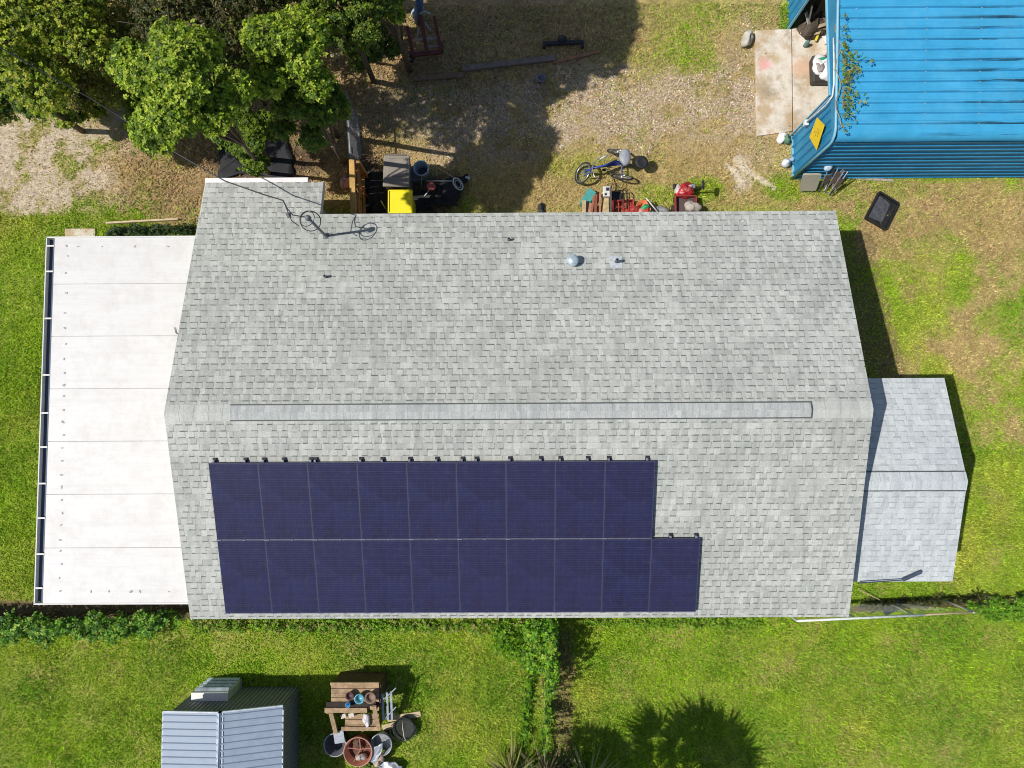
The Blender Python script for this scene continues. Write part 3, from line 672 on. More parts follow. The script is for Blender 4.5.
te = MB().tube([(-.06, -.03, 0), (-.06, -.03, ez - .18), (-.06, .0, ez - .04), (-.06, .08, ez + .08), (-.06, .22, ez + .155), (-.06, .22 + W2, ez + .16 + W2 * bs), (-.06, 10, ez + .15)], .032, 7)
te.build('corner_trim', LB, gar, True)
dt = MB()  .bar((-.055, d0 + .02, 0), (-.035, d0 + .02, dh), .03, .05)  .bar((-.055, d1 - .02, 0), (-.055, d1 - .02, dh), .03, .05)  .bar((-.055, d0, dh - .02), (-.055, d1, dh - .02), .045, .05)
dt.bar((-.02, .0, .02), (-.02, d0, .02), .05, .06)
dt.build('door_trim', LB, gar)
# conduit on the gable wall
pp = [onx(833.5, 38, 7.09), onx(834, 60, 7.09), onx(834, 84, 7.09), onx(832.5, 96, 7.085), onx(826, 105, 7.085), onx(815, 115, 7.085), onx(806, 123, 7.085)]
cm_ = M('conduit_white', (.66, .72, .75), .5)
cdt = MB().tube([Vector(p) - Vector((BX, BY, 0)) for p in pp], .020, 7).build('conduit', cm_, gar, True)
e = Vector(pp[-1]) - Vector((BX, BY, 0)); MB().box(e, (.10, .14, .11)).build('junction_box', cm_, cdt, bevel=.012)
# yellow sign
s4 = [Vector(onx(*q, 7.085)) for q in ((817, 117.5), (824.5, 125), (816.5, 150), (809.5, 137))]; c4 = sum(s4, Vector()) / 4
sg = thing('warning_sign', 'yellow diamond warning sign fixed to the blue garage wall', 'sign', tuple(c4)); hs = .36
zz_ = [Vector((-.0, p.y - c4.y, p.z - c4.z)) for p in s4]
pr = [(Vector((-.004, p.y, p.z))) for p in zz_]; bk = [Vector((.006, p.y, p.z)) for p in zz_]
MB().add(pr + bk, [(3, 2, 1, 0), (4, 5, 6, 7), (0, 1, 5, 4), (1, 2, 6, 5), (2, 3, 7, 6), (3, 0, 4, 7)]).build('sign_plate', M('sign_yellow', (.80, .56, .01), .5, .12, 6, dirt=.3), sg)
m = MB()
for (dy, dz, l) in ((-.05, .10, .07), (.0, .14, .05), (-.10, .04, .05), (-.02, .03, .08), (.05, .07, .05), (.02, -.03, .06), (-.04, -.06, .05), (.06, -.10, .04)): m.box((-.007, dy, dz), (.003, l, .018), (0, 0, 0))
m.build('sign_marks', M('faded_ink', (.30, .20, .05), .8), sg)

# concrete apron
slabm = N('stained_concrete'); n = slabm
f = n.noise(2.2, 7, .75); c = n.ramp(f, [(.3, (.50, .43, .34)), (.5, (.70, .63, .53)), (.7, (.80, .74, .66))])
g = n.noise(1.5, 5, .7, out=0); sh = n.new('ShaderNodeMapping'); sh.inputs['Location'].default_value = (3.3, 7.1, 0); n.put(sh.inputs[0], n.coord()); g2 = n.noise(1.1, 5, .7, sh.outputs[0])
c = n.mix(n.map(g, .46, .60, 0, .8), c, (.46, .32, .17)); c = n.mix(n.map(g2, .55, .70, 0, .7), c, (.25, .21, .15))
vo = n.new('ShaderNodeTexVoronoi'); vo.inputs['Scale'].default_value = 3.2; n.put(vo.inputs[0], n.coord()); c = n.mix(n.math('MULTIPLY', n.math('LESS_THAN', vo.outputs[0], .07), .8), c, (.12, .10, .08))
def spot(p, r, col, amt):
    global c
    d = n.new('ShaderNodeVectorMath', operation='DISTANCE'); mp_ = n.new('ShaderNodeVectorMath', operation='ADD'); n.put(mp_.inputs[0], n.coord())
    nv = n.new('ShaderNodeVectorMath', operation='SCALE'); n.put(nv.inputs[0], n.noise(5, 3, .6, None, 1)); nv.inputs['Scale'].default_value = .25; n.put(mp_.inputs[1], nv.outputs[0])
    n.put(d.inputs[0], mp_.outputs[0]); d.inputs[1].default_value = (p[0] + .12, p[1] + .12, .1); c = n.mix(n.map(d.outputs['Value'], r * .4, r, amt, 0), c, col)
spot(at(764, 66), .24, (.80, .36, .34), .75); spot(at(800, 68), .35, (.80, .50, .36), .5); spot(at(776, 60), .22, (.45, .30, .10), .6); spot(at(766, 83), .25, (.38, .28, .14), .6); spot(at(778, 78), .18, (.4, .3, .15), .6)
n.put(n.b.inputs['Base Color'], c); n.b.inputs['Roughness'].default_value = .9; n.bump(n.noise(14, 6, .7), .006, .6)
def slab(q, z, nm):
    mb_ = MB().slabq([Vector((a_[0], a_[1], z)) for a_ in q], z + .05); return struct(mb_.build(nm, slabm.m, bevel=.01))
slab([at(756, 137), at(791.5, 132), at(790.5, 30), at(754.5, 32)], .07, 'concrete_pad')
slab([at(792.5, 133), at(840, 128), at(850, 20), at(791.5, 29)], .062, 'concrete_pad')
slab([at(66, 238), at(96, 238), at(96, 229), at(66, 229)], .05, 'paving_slab')
# ------------------------------------------------------------------ trees and plants
LEAF = leafmat('tree_leaf', .38, .42)
BARK = M('bark', (.10, .075, .05), .95, .35, 14, bump=.01)
def rosettes(C, Nn, k, size, rng, narrow=.33, droop=.25):
    """k leaves round each centre C, facing Nn: returns (n*k, 4, 3)"""
    n = len(C); Nn = Nn / np.linalg.norm(Nn, axis=1)[:, None]
    T = np.cross(Nn, np.array([0.31, .2, .93])); T /= np.linalg.norm(T, axis=1)[:, None] + 1e-6; B = np.cross(Nn, T); out = []
    a0 = rng.uniform(0, 6.28, n)
    for j in range(k):
        a = a0 + 6.283 * j / k + rng.normal(0, .3, n); s = size * rng.uniform(.65, 1.25, n); tilt = rng.normal(.12, .45, n)
        d = T * np.cos(a)[:, None] + B * np.sin(a)[:, None]; d = d * np.cos(tilt)[:, None] + Nn * np.sin(tilt)[:, None]
        sd_ = np.cross(Nn, d); sd_ /= np.linalg.norm(sd_, axis=1)[:, None] + 1e-6
        s_ = s[:, None]; P0 = C + d * s_ * .08; P2 = C + d * s_ - Nn * s_ * droop; mid = C + d * s_ * .55 + Nn * s_ * .06
        out.append(np.stack([P0, mid - sd_ * s_ * narrow, P2, mid + sd_ * s_ * narrow], 1))
    return np.concatenate(out)
def tints(m, rng, pal, w_=None, jit=.3):
    P = np.array(pal); i = rng.choice(len(P), m, p=w_); return np.clip(P[i] * rng.uniform(1 - jit, 1 + jit, m)[:, None], .004, .8)
def tree(name, label, uv, zc, rad, hgt, lobes, per, leaf, pal, seed, w_=None, group='trees in the yard', trunk_r=.075, k=7, flat=.75, extra=None, hollow=.45):
    rng = np.random.default_rng(seed); c = np.array(at(*uv, zc)); r = thing(name, label, 'tree', (c[0], c[1], 0), 0, group)
    cen = []; rr = []
    for i in range(lobes):
        a = 6.283 * (i * .618 + rng.uniform(-.08, .08)); q = math.sqrt((i + .4) / lobes) * rad * .80
        cen.append((q * math.cos(a), q * math.sin(a) * (extra or 1), zc + hgt * (.30 - .75 * (q / rad) ** 2) + rng.normal(0, hgt * .10))); rr.append(rad * rng.uniform(.27, .42) * (3.0 / math.sqrt(lobes)) ** .5)
    cen = np.array(cen); rr = np.array(rr); tw = MB(); b = MB()
    lx, ly = c[0] / math.hypot(c[0], c[1]) * .20 * zc, c[1] / math.hypot(c[0], c[1]) * .20 * zc
    tw.tube([(lx, ly, -.1), (lx * .62, ly * .62, zc * .25), (lx * .3, ly * .3, zc * .45), (.0, .05, zc * .62)], trunk_r, 9, r1=trunk_r * .7)
    for q, s in zip(cen, rr):
        mid = np.array([q[0] * .45, q[1] * .45, zc * .62 + (q[2] - zc * .62) * .55]) + rng.normal(0, .08, 3)
        b.tube([(0, .05, zc * .6), mid, q], trunk_r * .42, 6, r1=.02)
        for _ in range(4): e_ = q + rng.normal(0, 1, 3) * s * .55; b.tube([q * .7 + mid * .3, (q + e_) / 2, e_], .02, 4, r1=.006)
    tk = tw.build('trunk', BARK, r, True); b.build('limbs', BARK, tk, True)
    C = []; Nn = []; Tn = []; 
    for q, s in zip(cen, rr):
        m = int(per * 1.7 * (s / rr.mean()) ** 2); leaf_ = leaf * .78; d = rng.normal(0, 1, (m, 3)); d[:, 2] = d[:, 2] * .8 + .25; d /= np.linalg.norm(d, axis=1)[:, None]
        rad_ = s * (hollow + (1 - hollow) * rng.random(m) ** .45) * np.where(rng.random(m) < .16, rng.uniform(1.0, 1.4, m), 1) * (1 + .28 * (fbm(d[:, 0] * 3 + q[0], d[:, 1] * 3 + d[:, 2] * 2 + q[1], 1.0, seed) - .5) * 2)
        p = q + d * rad_[:, None] * np.array([1, 1, flat]); C.append(p); Nn.append(d * .6 + np.array([0, 0, .75]) + rng.normal(0, .25, (m, 3)))
    C = np.concatenate(C); Nn = np.concatenate(Nn); V = rosettes(C, Nn, k, leaf_, rng)
    t = np.tile(tints(len(C), rng, pal, w_, .35), (k, 1)) * rng.uniform(.8, 1.2, len(V))[:, None]
    cr = cloud('crown', V, [(0, 1, 2), (0, 2, 3)], 4, t, LEAF, r)
    return r
G_B = [(.21, .32, .022), (.34, .47, .035), (.48, .58, .07), (.10, .18, .018)]
G_O = [(.24, .34, .025), (.36, .46, .035), (.08, .13, .014), (.48, .50, .07)]
G_D = [(.05, .10, .018), (.10, .18, .022), (.18, .27, .03), (.22, .23, .04)]
tree('leafy_tree', 'rounded bright green tree nearest the left end of the house roof', (181, 83), 6.8, 1.14, 1.3, 16, 260, .078, G_B, 11, trunk_r=.05)
tree('leafy_tree', 'bright green tree right of the rounded tree, above the roof corner', (286, 54), 5.9, .92, 1.4, 11, 280, .075, G_B, 12)
tree('leafy_tree', 'darker green tree between the bright tree and the wire gate', (308, 106), 5.0, .82, 1.1, 10, 220, .072, G_D[1:] + [(.10, .20, .025)], 13)
tree('leafy_tree', 'low dark green tree beside the black ground sheet', (247, 136), 2.3, .80, 1.0, 8, 200, .075, [G_D[1], G_D[2], G_B[0]], 14)
tree('leafy_tree', 'large olive green tree filling the upper left corner', (30, 18), 4.2, 1.75, 1.5, 20, 220, .075, G_O, 15)
tree('leafy_tree', 'dark olive tree at the left edge over the pale sand', (4, 78), 3.6, .95, 1.2, 10, 180, .078, G_D + G_O[:1], 16)
tree('leafy_tree', 'olive tree at the top between the corner tree and the rounded tree', (106, 40), 3.2, 1.30, 1.2, 13, 130, .07, [(.26, .26, .04), (.40, .36, .08), (.16, .20, .03), (.08, .10, .02)], 17)
tree('leafy_tree', 'thin dark tree at the top edge behind the rounded tree', (212, 0), 5.4, 1.65, 1.2, 14, 170, .072, [(.05, .065, .018), (.10, .10, .03), (.07, .10, .02), (.14, .12, .05)], 18)
tree('leafy_tree', 'dark green tree at the top edge beside the blue tube', (340, 0), 5.0, .95, 1.2, 14, 210, .072, G_D + G_B[:1], 19)
tree('leafy_tree', 'small bright green crown at the top edge touching the blue tube', (389, 4), 4.2, .45, .7, 6, 200, .072, G_B, 20)
tree('leafy_tree', 'large tree just past the top edge shading the trailer frame', (168, -172), 7.0, 2.0, 1.8, 20, 170, .13, G_B, 21, trunk_r=.2, k=6)
tree('leafy_tree', 'large tree past the top edge shading the black bar', (316, -180), 7.0, 1.85, 1.8, 20, 170, .13, G_B, 31, trunk_r=.2, k=6)
tree('small_bush', 'dry yellowish bush between the olive tree and the rounded tree', (84, 74), 1.7, .85, .8, 8, 120, .07, [(.30, .30, .06), (.36, .26, .12), (.18, .24, .03)], 22, trunk_r=.04)
tree('small_bush', 'large dark undergrowth bush beneath the olive trees', (150, 70), 1.6, 1.3, .8, 12, 110, .07, G_D + G_O[:1], 51, trunk_r=.04)
tree('small_bush', 'dark undergrowth bush left of the dry yellowish bush', (40, 50), 1.8, 1.4, .8, 12, 110, .07, G_D, 52, trunk_r=.04)
tree('small_bush', 'dark undergrowth bush under the bright tree by the roof corner', (262, 20), 1.6, 1.4, .8, 12, 110, .07, G_D, 53, trunk_r=.04)
tree('small_bush', 'mid green bush filling the gap between the two bright trees', (232, 62), 3.0, .9, .9, 10, 150, .07, G_B + G_D[:1], 54, trunk_r=.04)
tree('small_bush', 'mid green bush between the olive tree and the rounded bright tree', (136, 92), 2.2, .75, .8, 8, 150, .07, [(.22, .30, .03), (.34, .40, .05), (.12, .18, .02)], 55, trunk_r=.04)
tree('small_bush', 'dark green bush covering the tree trunks left of the trailer frame', (368, 40), 1.6, .75, .9, 9, 150, .07, G_D, 56, trunk_r=.04)
tree('small_bush', 'yellow green bush covering the trunk at the top of the pale sand', (72, 98), 1.0, .80, .7, 9, 140, .065, G_O, 57, trunk_r=.04)
tree('small_bush', 'dark low bush at the edge of the pale sand', (68, 92), 1.2, .75, .7, 6, 90, .07, G_D, 23, trunk_r=.04)
tree('small_bush', 'dry brown bush at the top edge behind the olive trees', (132, 22), 1.6, .6, .8, 6, 80, .06, [(.36, .25, .13), (.28, .24, .08), (.2, .16, .08)], 24, trunk_r=.04)

def shrub(name, label, pts, per, leaf, pal, seed, cat='hedge', group=None, w_=None, k=5, low=0.0):
    """leafy mass over (x, y, z, radius) mounds with stems"""
    rng = np.random.default_rng(seed); P = np.array(pts); c = P[:, :2].mean(0); r = thing(name, label, cat, (c[0], c[1], 0), 0, group); C = []; st = MB()
    for x, y, z, s in P:
        m = int(per * s * s); d = rng.normal(0, 1, (m, 3)); d[:, 2] = np.abs(d[:, 2]); d /= np.linalg.norm(d, axis=1)[:, None]
        h = d * (s * rng.uniform(.35, 1.15, m))[:, None]; h[:, 2] = low * z + (1 - low) * h[:, 2] / s * z * .95
        C.append(h + np.array([x - c[0], y - c[1], .02]))
        for _ in range(3): a = rng.uniform(0, 6.28); st.tube([(x - c[0] + .05 * math.cos(a), y - c[1] + .05 * math.sin(a), -.05), (x - c[0] + .4 * s * math.cos(a), y - c[1] + .4 * s * math.sin(a), z * .8)], .012, 5, r1=.005)
    for k_ in range(len(P) - 1): st.tube([(P[k_][0] - c[0], P[k_][1] - c[1], .02), (P[k_ + 1][0] - c[0], P[k_ + 1][1] - c[1], .02)], .01, 4)
    C = np.concatenate(C); Nn = rng.normal(0, .35, C.shape) + np.array([0, 0, 1]); V = rosettes(C, Nn, k, leaf, rng, .36)
    cloud('leaves', V, [(0, 1, 2), (0, 2, 3)], 4, np.tile(tints(len(C), rng, pal, w_, .3), (k, 1)) * rng.uniform(.75, 1.2, len(V))[:, None], LEAF, r)
    st.build('stems', BARK, r); return r
rnd = random.Random(77)
def line_pts(uv0, uv1, n, z, s, jit=.1, jz=.3):
    a, b = at(*uv0), at(*uv1)
    return [(a[0] + (b[0] - a[0]) * (i + .5) / n + rnd.uniform(-jit, jit), a[1] + (b[1] - a[1]) * (i + .5) / n + rnd.uniform(-jit, jit), z * rnd.uniform(1 - jz, 1 + jz), s * rnd.uniform(.75, 1.25)) for i in range(n)]
HG = [(.06, .17, .025), (.12, .30, .03), (.20, .42, .04), (.34, .50, .08)]
shrub('vine_hedge', 'low green hedge of vines along the fence under the patio roof', line_pts((-50, 616), (190, 612), 36, 1.2, .17, .06, .3) + line_pts((-50, 630), (160, 626), 24, .55, .17, .10, .6), 1000, .072, HG, 41, low=.5)
shrub('vine_hedge', 'thin strip of green weeds along the lower eave of the house', line_pts((195, 624), (530, 625), 44, .24, .18, .06, .5), 1100, .05, [(.13, .30, .02), (.22, .42, .03), (.30, .48, .04), (.40, .38, .12)], 42)
shrub('vine_hedge', 'thin strip of green weeds beneath the lower eave right of the vine column', line_pts((585, 622), (760, 622), 24, .14, .15, .05, .5), 900, .045, [(.16, .34, .02), (.24, .44, .03), (.30, .46, .04)], 43)
shrub('vine_hedge', 'bright green vines climbing at the right end of the fence', line_pts((960, 606), (1060, 588), 14, .45, .14, .05, .3) + line_pts((985, 612), (1060, 600), 10, .22, .25, .08, .3), 900, .055, [(.12, .30, .02), (.20, .42, .03), (.28, .48, .04)], 44, low=.4)
shrub('weed_row', 'dark tangled weeds along the base of the chain link fence', line_pts((862, 604), (985, 597), 20, .30, .15, .05, .4), 1200, .045, [(.05, .07, .02), (.10, .10, .03), (.20, .18, .06), (.06, .10, .02)], 45, 'weeds')
shrub('vine_column', 'column of climbing vines on the side fence below the solar panels', line_pts((548, 608), (549, 664), 14, 1.6, .20, .05, .15) + line_pts((550, 664), (544, 735), 12, 1.3, .10, .05, .3) + line_pts((536, 616), (537, 660), 8, 0.8, .28, .08, .3), 2000, .065, [(.06, .18, .02), (.14, .34, .02), (.26, .50, .025), (.36, .50, .06)], 46, 'vines')
shrub('weed_row', 'bright lime weeds along the left side of the vine column', line_pts((498, 628), (535, 660), 12, .30, .30, .15, .5) + line_pts((532, 660), (524, 745), 16, .22, .13, .05, .4), 1000, .05, [(.15, .34, .012), (.22, .40, .015), (.10, .26, .015)], 47, 'weeds')
shrub('weed_row', 'dark green plants between the plank edging and the patio roof', line_pts((112, 234), (196, 230), 14, .38, .15, .04, .4), 1500, .05, [(.03, .07, .02), (.05, .11, .025), (.08, .13, .05)], 48, 'weeds')
# vine on the garage roof edge
rng = np.random.default_rng(3); pv = []
for i in range(400):
    t_ = rng.random(); v_ = 15 + 155 * t_; dens = math.exp(-((v_ - 68) / 22) ** 2) + .8 * math.exp(-((v_ - 104) / 12) ** 2) + .16
    if rng.random() > dens: continue
    if v_ < 132: u = 842 + abs(rng.normal(0, 1)) * (2 + 7 * dens) ; p = at(u, v_, 2.70 + (135 - v_) / 46 * .11)
    else: u = 841 - (v_ - 132) * .75 + rng.normal(0, 2.5); p = at(u, v_, max(.1, 2.5 - (v_ - 132) / 45 * 2.4))
    pv.append((p[0], p[1], p[2] + rng.uniform(0, .08)))
pv = np.array(pv); c0 = pv.mean(0); vr = thing('creeper_vine', 'straggly creeper with yellowing leaves along the blue garage roof edge', 'vine', (c0[0], c0[1], 0))
lo = pv - np.array([c0[0], c0[1], 0]); V = rosettes(lo, rng.normal(0, .5, lo.shape) + np.array([0, 0, 1]), 4, .05, rng, .4)
cloud('leaves', V, [(0, 1, 2), (0, 2, 3)], 4, np.tile(tints(len(lo), rng, [(.12, .24, .02), (.24, .32, .03), (.40, .28, .05), (.30, .36, .08)]), (4, 1)), LEAF, vr)
st = MB(); q0 = Vector(onx(833, 165, 7.12)); stp = [Vector(at(838 - max(0, v_ - 132) * .75 + 3 * math.sin(v_ / 6), v_, (2.76 if v_ < 130 else 2.6 - (v_ - 130) / 45 * 2.5))) - Vector((c0[0], c0[1], 0)) for v_ in range(20, 172, 8)]
st.tube(stp, .010, 5)
for v_ in (24, 38, 52, 76): a_ = Vector(at(842, v_, 2.72)) - Vector((c0[0], c0[1], 0)); st.tube([a_, a_ + Vector((.2, -.12, .03)), a_ + Vector((.36, .05, .05))], .005, 4)
st.build('stem', M('dry_stem', (.35, .26, .13), .9), vr)

# yuccas and palm at the bottom
def sword(rootm, n, L, wd, pal, seed, mat, up=.9, name='leaves'):
    rng = np.random.default_rng(seed); m = MB(); V = []; T = []
    for i in range(n):
        a = rng.uniform(0, 6.283); el_ = rng.uniform(.15, 1.35) * up; l = L * rng.uniform(.7, 1.1); d = np.array([math.cos(a) * math.cos(el_), math.sin(a) * math.cos(el_), math.sin(el_)])
        s = np.array([-math.sin(a), math.cos(a), 0]) * wd; b0 = np.array([0, 0, .12 + .1 * rng.random()]); mid = b0 + d * l * .5 + np.array([0, 0, .02]); tip = b0 + d * l - np.array([0, 0, l * .22 * math.cos(el_)])
        V.append([b0 - s * .7, b0 + s * .7, mid + s, tip, mid - s]); T.append(np.array(pal[rng.integers(len(pal))]) * rng.uniform(.7, 1.3))
    return cloud(name, np.array(V), [(0, 1, 2, 4), (4, 2, 3)], 5, np.clip(np.array(T), .01, .8), mat, rootm)
YL = leafmat('yucca_leaf', .2, .45)
for uv, lab, n_, pal, sd_ in (((512, 772), 'dry olive yucca at the bottom edge left of the vine column', 150, [(.20, .20, .06), (.34, .30, .13), (.12, .14, .04)], 1),
                         ((546, 775), 'grey brown yucca at the bottom edge in the middle of three', 140, [(.16, .14, .09), (.28, .22, .14), (.09, .09, .05)], 2),
                         ((586, 778), 'pale striped yucca at the bottom edge nearest the palm shadow', 150, [(.45, .46, .18), (.30, .36, .08), (.55, .50, .28)], 3)):
    r = thing('yucca_plant', lab, 'plant', at(*uv), 0, 'yuccas at the bottom edge'); sword(r, n_, 1.15, .020, pal, sd_, YL)
    MB().lathe([(.10, -.05), (.11, .1), (.06, .22)], (0, 0, 0), 10).build('stem', BARK, r, True)
pr_ = thing('palm_tree', 'tall fan palm just past the bottom edge casting a spiky shadow', 'palm', at(578, 789), 0)
MB().tube([(0, 0, -.1), (.05, .02, 1.6), (.0, 0, 3.5)], .17, 10, r1=.13).build('trunk', BARK, pr_, True)
rng = np.random.default_rng(9); V = []; T = []; stm = MB()
for i in range(40):
    a = i * 2.399; el_ = 1.2 - 1.4 * (i / 40) ; d = np.array([math.cos(a) * math.cos(el_), math.sin(a) * math.cos(el_), math.sin(el_)]); b0 = np.array([0, 0, 3.9]); h = b0 + d * 1.15 * (.2 + .8 * i / 34)
    stm.tube([b0, (b0 + h) / 2 + np.array([0, 0, .05]), h], .018, 5, r1=.01); sd_ = np.array([-math.sin(a), math.cos(a), 0]); nn = np.cross(d, sd_)
    for j in range(26):
        b_ = (j / 25 - .5) * 2.5; e_ = d * math.cos(b_) + sd_ * math.sin(b_); l = rng.uniform(.6, 1.25) * (1 - .15 * abs(b_)); p_ = np.cross(nn, e_) * .035
        V.append([h, h + e_ * l * .5 - p_, h + e_ * l - np.array([0, 0, .18 * l]), h + e_ * l * .5 + p_]); T.append(np.array((.10, .17, .03)) * rng.uniform(.6, 1.5))
cloud('fronds', np.array(V), [(0, 1, 2, 3)], 4, np.array(T), LEAF, pr_); stm.build('leaf_stalks', M('stalk_green', (.2, .26, .08)), pr_)
p2_ = copy_tree(pr_, at(534, 770)); p2_.scale = (.52, .52, .55); p2_['label'] = 'short fan palm hidden past the bottom edge under the tall palm'; p2_.rotation_euler = (0, 0, 1.0)

# ------------------------------------------------------------------ fences
fz = 1.2; fa, fb_ = at(797, 621, 1.2), at(974, 612.5, 1.2); ch = thing('chain_link_fence', 'low chain link fence with a pale top rail below the annex', 'fence', (fa[0], fa[1], 0), math.atan2(fb_[1] - fa[1], fb_[0] - fa[0]))
Lf = math.dist(fa, fb_); Lw = Lf * .72; gz = M('galvanised', (.60, .64, .64), .4, .1, metal=.5, dirt=.2)
MB().tube([(0, 0, fz), (Lw, 0, fz)], .028, 8).build('top_rail', M('pale_rail', (.66, .72, .70), .5), ch, True); MB().tube([(Lw, 0, fz), (Lf, 0, fz - .03)], .022, 7).build('top_rail', M('rust_rail', (.42, .33, .22), .8), ch, True)
for i in range(4): MB().tube([(Lf * i / 3, 0, -.1), (Lf * i / 3, 0, fz + .02)], .020, 8).build('post', gz, ch, True)
w_ = MB(); k = 0; sp = .09; h0 = .05
for i in range(int((Lf + fz) / sp)):
    for s in (1, -1):
        xa = i * sp - (fz if s > 0 else 0); xb = xa + s * fz + (0 if s > 0 else 0); 
        if s < 0: xa = i * sp; xb = xa - fz
        za, zb = h0, fz - .03
        if xa > Lf or xb > Lf or xa < 0 or xb < 0:
            continue
        w_.bar((xa, 0.002 * s, za), (xb, 0.002 * s, zb), .0012, .0012)
w_.build('wire_mesh', gz, ch)
st = struct
o = MB().tube([at(858, 589, .15), at(880, 600, .12), at(884, 606, .1)], .010, 6)
tag(o.build('cord', M('cord_tan', (.55, .42, .26), .8)), 'thin tan cord on the grass between the annex and the fence', 'cord')
pa, pb = Vector(at(884, 612, .06)), Vector(at(904, 602, .10)); tag(MB().bar(pa, pb, .20, .05).build('plank', M('black_plank', (.035, .04, .05), .8), bevel=.01), 'short dark plank lying beside the low chain link fence', 'plank')  # flat dark bar drawn in place of a shadow on the grass

# wooden fence and metal gate at the top
wf0, wf1 = at(354.5, 214, 1.28), at(353, 160, 1.28); wz = 1.25; wfm = M('cedar_board', (.50, .27, .085), .8, .35, 5, dirt=.35, dirtcol=(.16, .09, .04))
Lw = math.dist(wf0, wf1); fc = thing('wooden_fence', 'orange brown wooden board fence between the house and the wire gate', 'fence', (wf0[0], wf0[1], 0), math.atan2(wf1[1] - wf0[1], wf1[0] - wf0[0]))
nb = 9
for i in range(nb): MB().box((-.25 + (Lw + .25) * (i + .5) / nb, .0, wz / 2), ((Lw + .25) / nb - .012, .022, wz + (i % 3) * .012)).build('board', wfm, fc)
for z in (.35, 1.0): MB().box((Lw / 2 - .12, -.05, z), (Lw + .2, .05, .09)).build('rail', wfm, fc)
MB().box((Lw / 2 - .12, .03, wz + .035), (Lw + .26, .13, .035)).build('cap_rail', M('cap_board', (.60, .36, .11), .8, .3, 5, dirt=.3), fc, bevel=.006)
for x in (-.2, Lw - .02): MB().box((x, -.1, wz / 2), (.09, .09, wz)).build('post', wfm, fc)
g0, g1 = at(350.5, 158, 1.3), at(346.5, 94, 1.3); gzt = 1.3; Lg = math.dist(g0, g1)
gt = thing('metal_gate', 'grey metal gate standing beyond the wooden fence', 'gate', (g0[0], g0[1], 0), math.atan2(g1[1] - g0[1], g1[0] - g0[0]))
gm = M('gate_grey', (.30, .31, .32), .5, .15, metal=.4)
m = MB().tube([(0, 0, .08), (Lg, 0, .08), (Lg, 0, gzt), (0, 0, gzt)], .024, 7, True).tube([(Lg / 2, 0, .08), (Lg / 2, 0, gzt)], .016, 6); m.build('gate_frame', gm, gt)
m = MB()
for i in range(1, int(Lg / .07)): m.tube([(i * .07, 0, .1), (i * .07, 0, gzt)], .004, 4)
for i in range(1, 18): m.tube([(0, 0, .1 + i * .08), (Lg, 0, .1 + i * .08)], .004, 4)
m.build('wire_mesh', gm, gt); MB().box((.3, .03, gzt - .2), (.16, .05, .12)).build('latch', M('latch_pale', (.55, .6, .4), .6), gt)

# ------------------------------------------------------------------ bins and tools beside the fence
def bin_(name, label, uv, sx, sy, h, lidm, bodym, rz, rim=.02, raised=True):
    c = at(*uv, h); r = thing(name, label, 'bin', (c[0], c[1], 0), rz)
    MB().box((0, 0, h * .49), (sx * .80, sy * .80, h * .94), top=(1.12, 1.12)).build('body', bodym, r, bevel=.03)
    l = MB().box((0, 0, h), (sx, sy, .05), top=(.95, .95)); lo_ = l.build('lid', lidm, r, bevel=.02)
    if raised: MB().box((.015, sy * .10, h + .03), (sx * .78, sy * .58, .025), top=(.93, .93)).build('lid_panel', lidm, lo_, bevel=.01); MB().box((.0, -sy * .36, h + .028), (sx * .78, sy * .2, .014)).build('lid_panel', lidm, lo_, bevel=.006)
    MB().tube([(-sx * .36, sy * .52, h - .02), (sx * .36, sy * .52, h - .02)], .018, 7).build('handle', bodym, r)
    for s in (-1, 1):
        MB().lathe([(.11, -.03), (.12, 0), (.11, .03)], (s * sx * .42, sy * .40, .12), 14, (1, 0, 0)).build('wheel', M('rubber', (.03, .03, .03), .8), r)
    return r
bin_('garbage_bin', 'brown grey wheeled garbage bin with closed lid beside the wooden fence', (396.5, 171), .66, .80, 1.02, M('bin_taupe', (.27, .235, .195), .55, .1, dirt=.2), M('bin_body_taupe', (.15, .13, .11), .6), -.03)
yb = bin_('recycling_bin', 'bright yellow bin lid between the brown bin and the roof edge', (400.5, 202), .60, .58, .98, M('bin_yellow', (.88, .76, .01), .45, .05, dirt=.08), M('bin_body_yellow', (.7, .6, .02), .5), math.pi, raised=False)
r_ = MB()
for s in (-1, 1): r_.box((s * .285, 0, 1.02), (.03, .56, .03)); r_.box((0, s * .275, 1.02), (.54, .03, .03))
r_.build('lid_rim', MATS['bin_yellow'], yb, bevel=.008)
c = at(421, 168, .55); bk_ = thing('bucket', 'tall pale blue open drum right of the brown bin', 'bucket', (c[0], c[1], 0))
MB().lathe([(.15, 0), (.185, .5), (.20, .52), (.20, .56), (.175, .56), (.165, .5), (.13, .06), (0.001, .05)], (0, 0, 0), 22).build('shell', M('drum_blue', (.40, .50, .58), .5, .15), bk_, True)
MB().lathe([(.11, .30), (.10, .34), (.07, .36)], (.02, -.02, 0), 16).build('content', M('dark_stuff', (.03, .04, .06), .6), bk_)
def pole(name, label, pts, r, mat, cat='tool', extra=None):
    P = [Vector(p) for p in pts]; c_ = P[0]; o_ = thing(name, label, cat, (c_.x, c_.y, 0)); off = Vector((c_.x, c_.y, 0))
    MB().tube([p - off for p in P], r, 7).build('handle', mat, o_, True)
    if extra: extra(o_, off)
    return o_
wt = M('tool_wood', (.48, .33, .18), .7); wm = M('tool_white', (.66, .64, .62), .5); rm_ = M('tool_red', (.50, .055, .04), .5, .2)
def ex(o_, off): MB().ring(Vector(at(458, 184, .35)) - off, .16, .020, (.7, .25, .65), 22).ring(Vector(at(458, 184, .35)) - off, .10, .008, (.7, .25, .65), 16).build('hoop', wm, o_, True); 
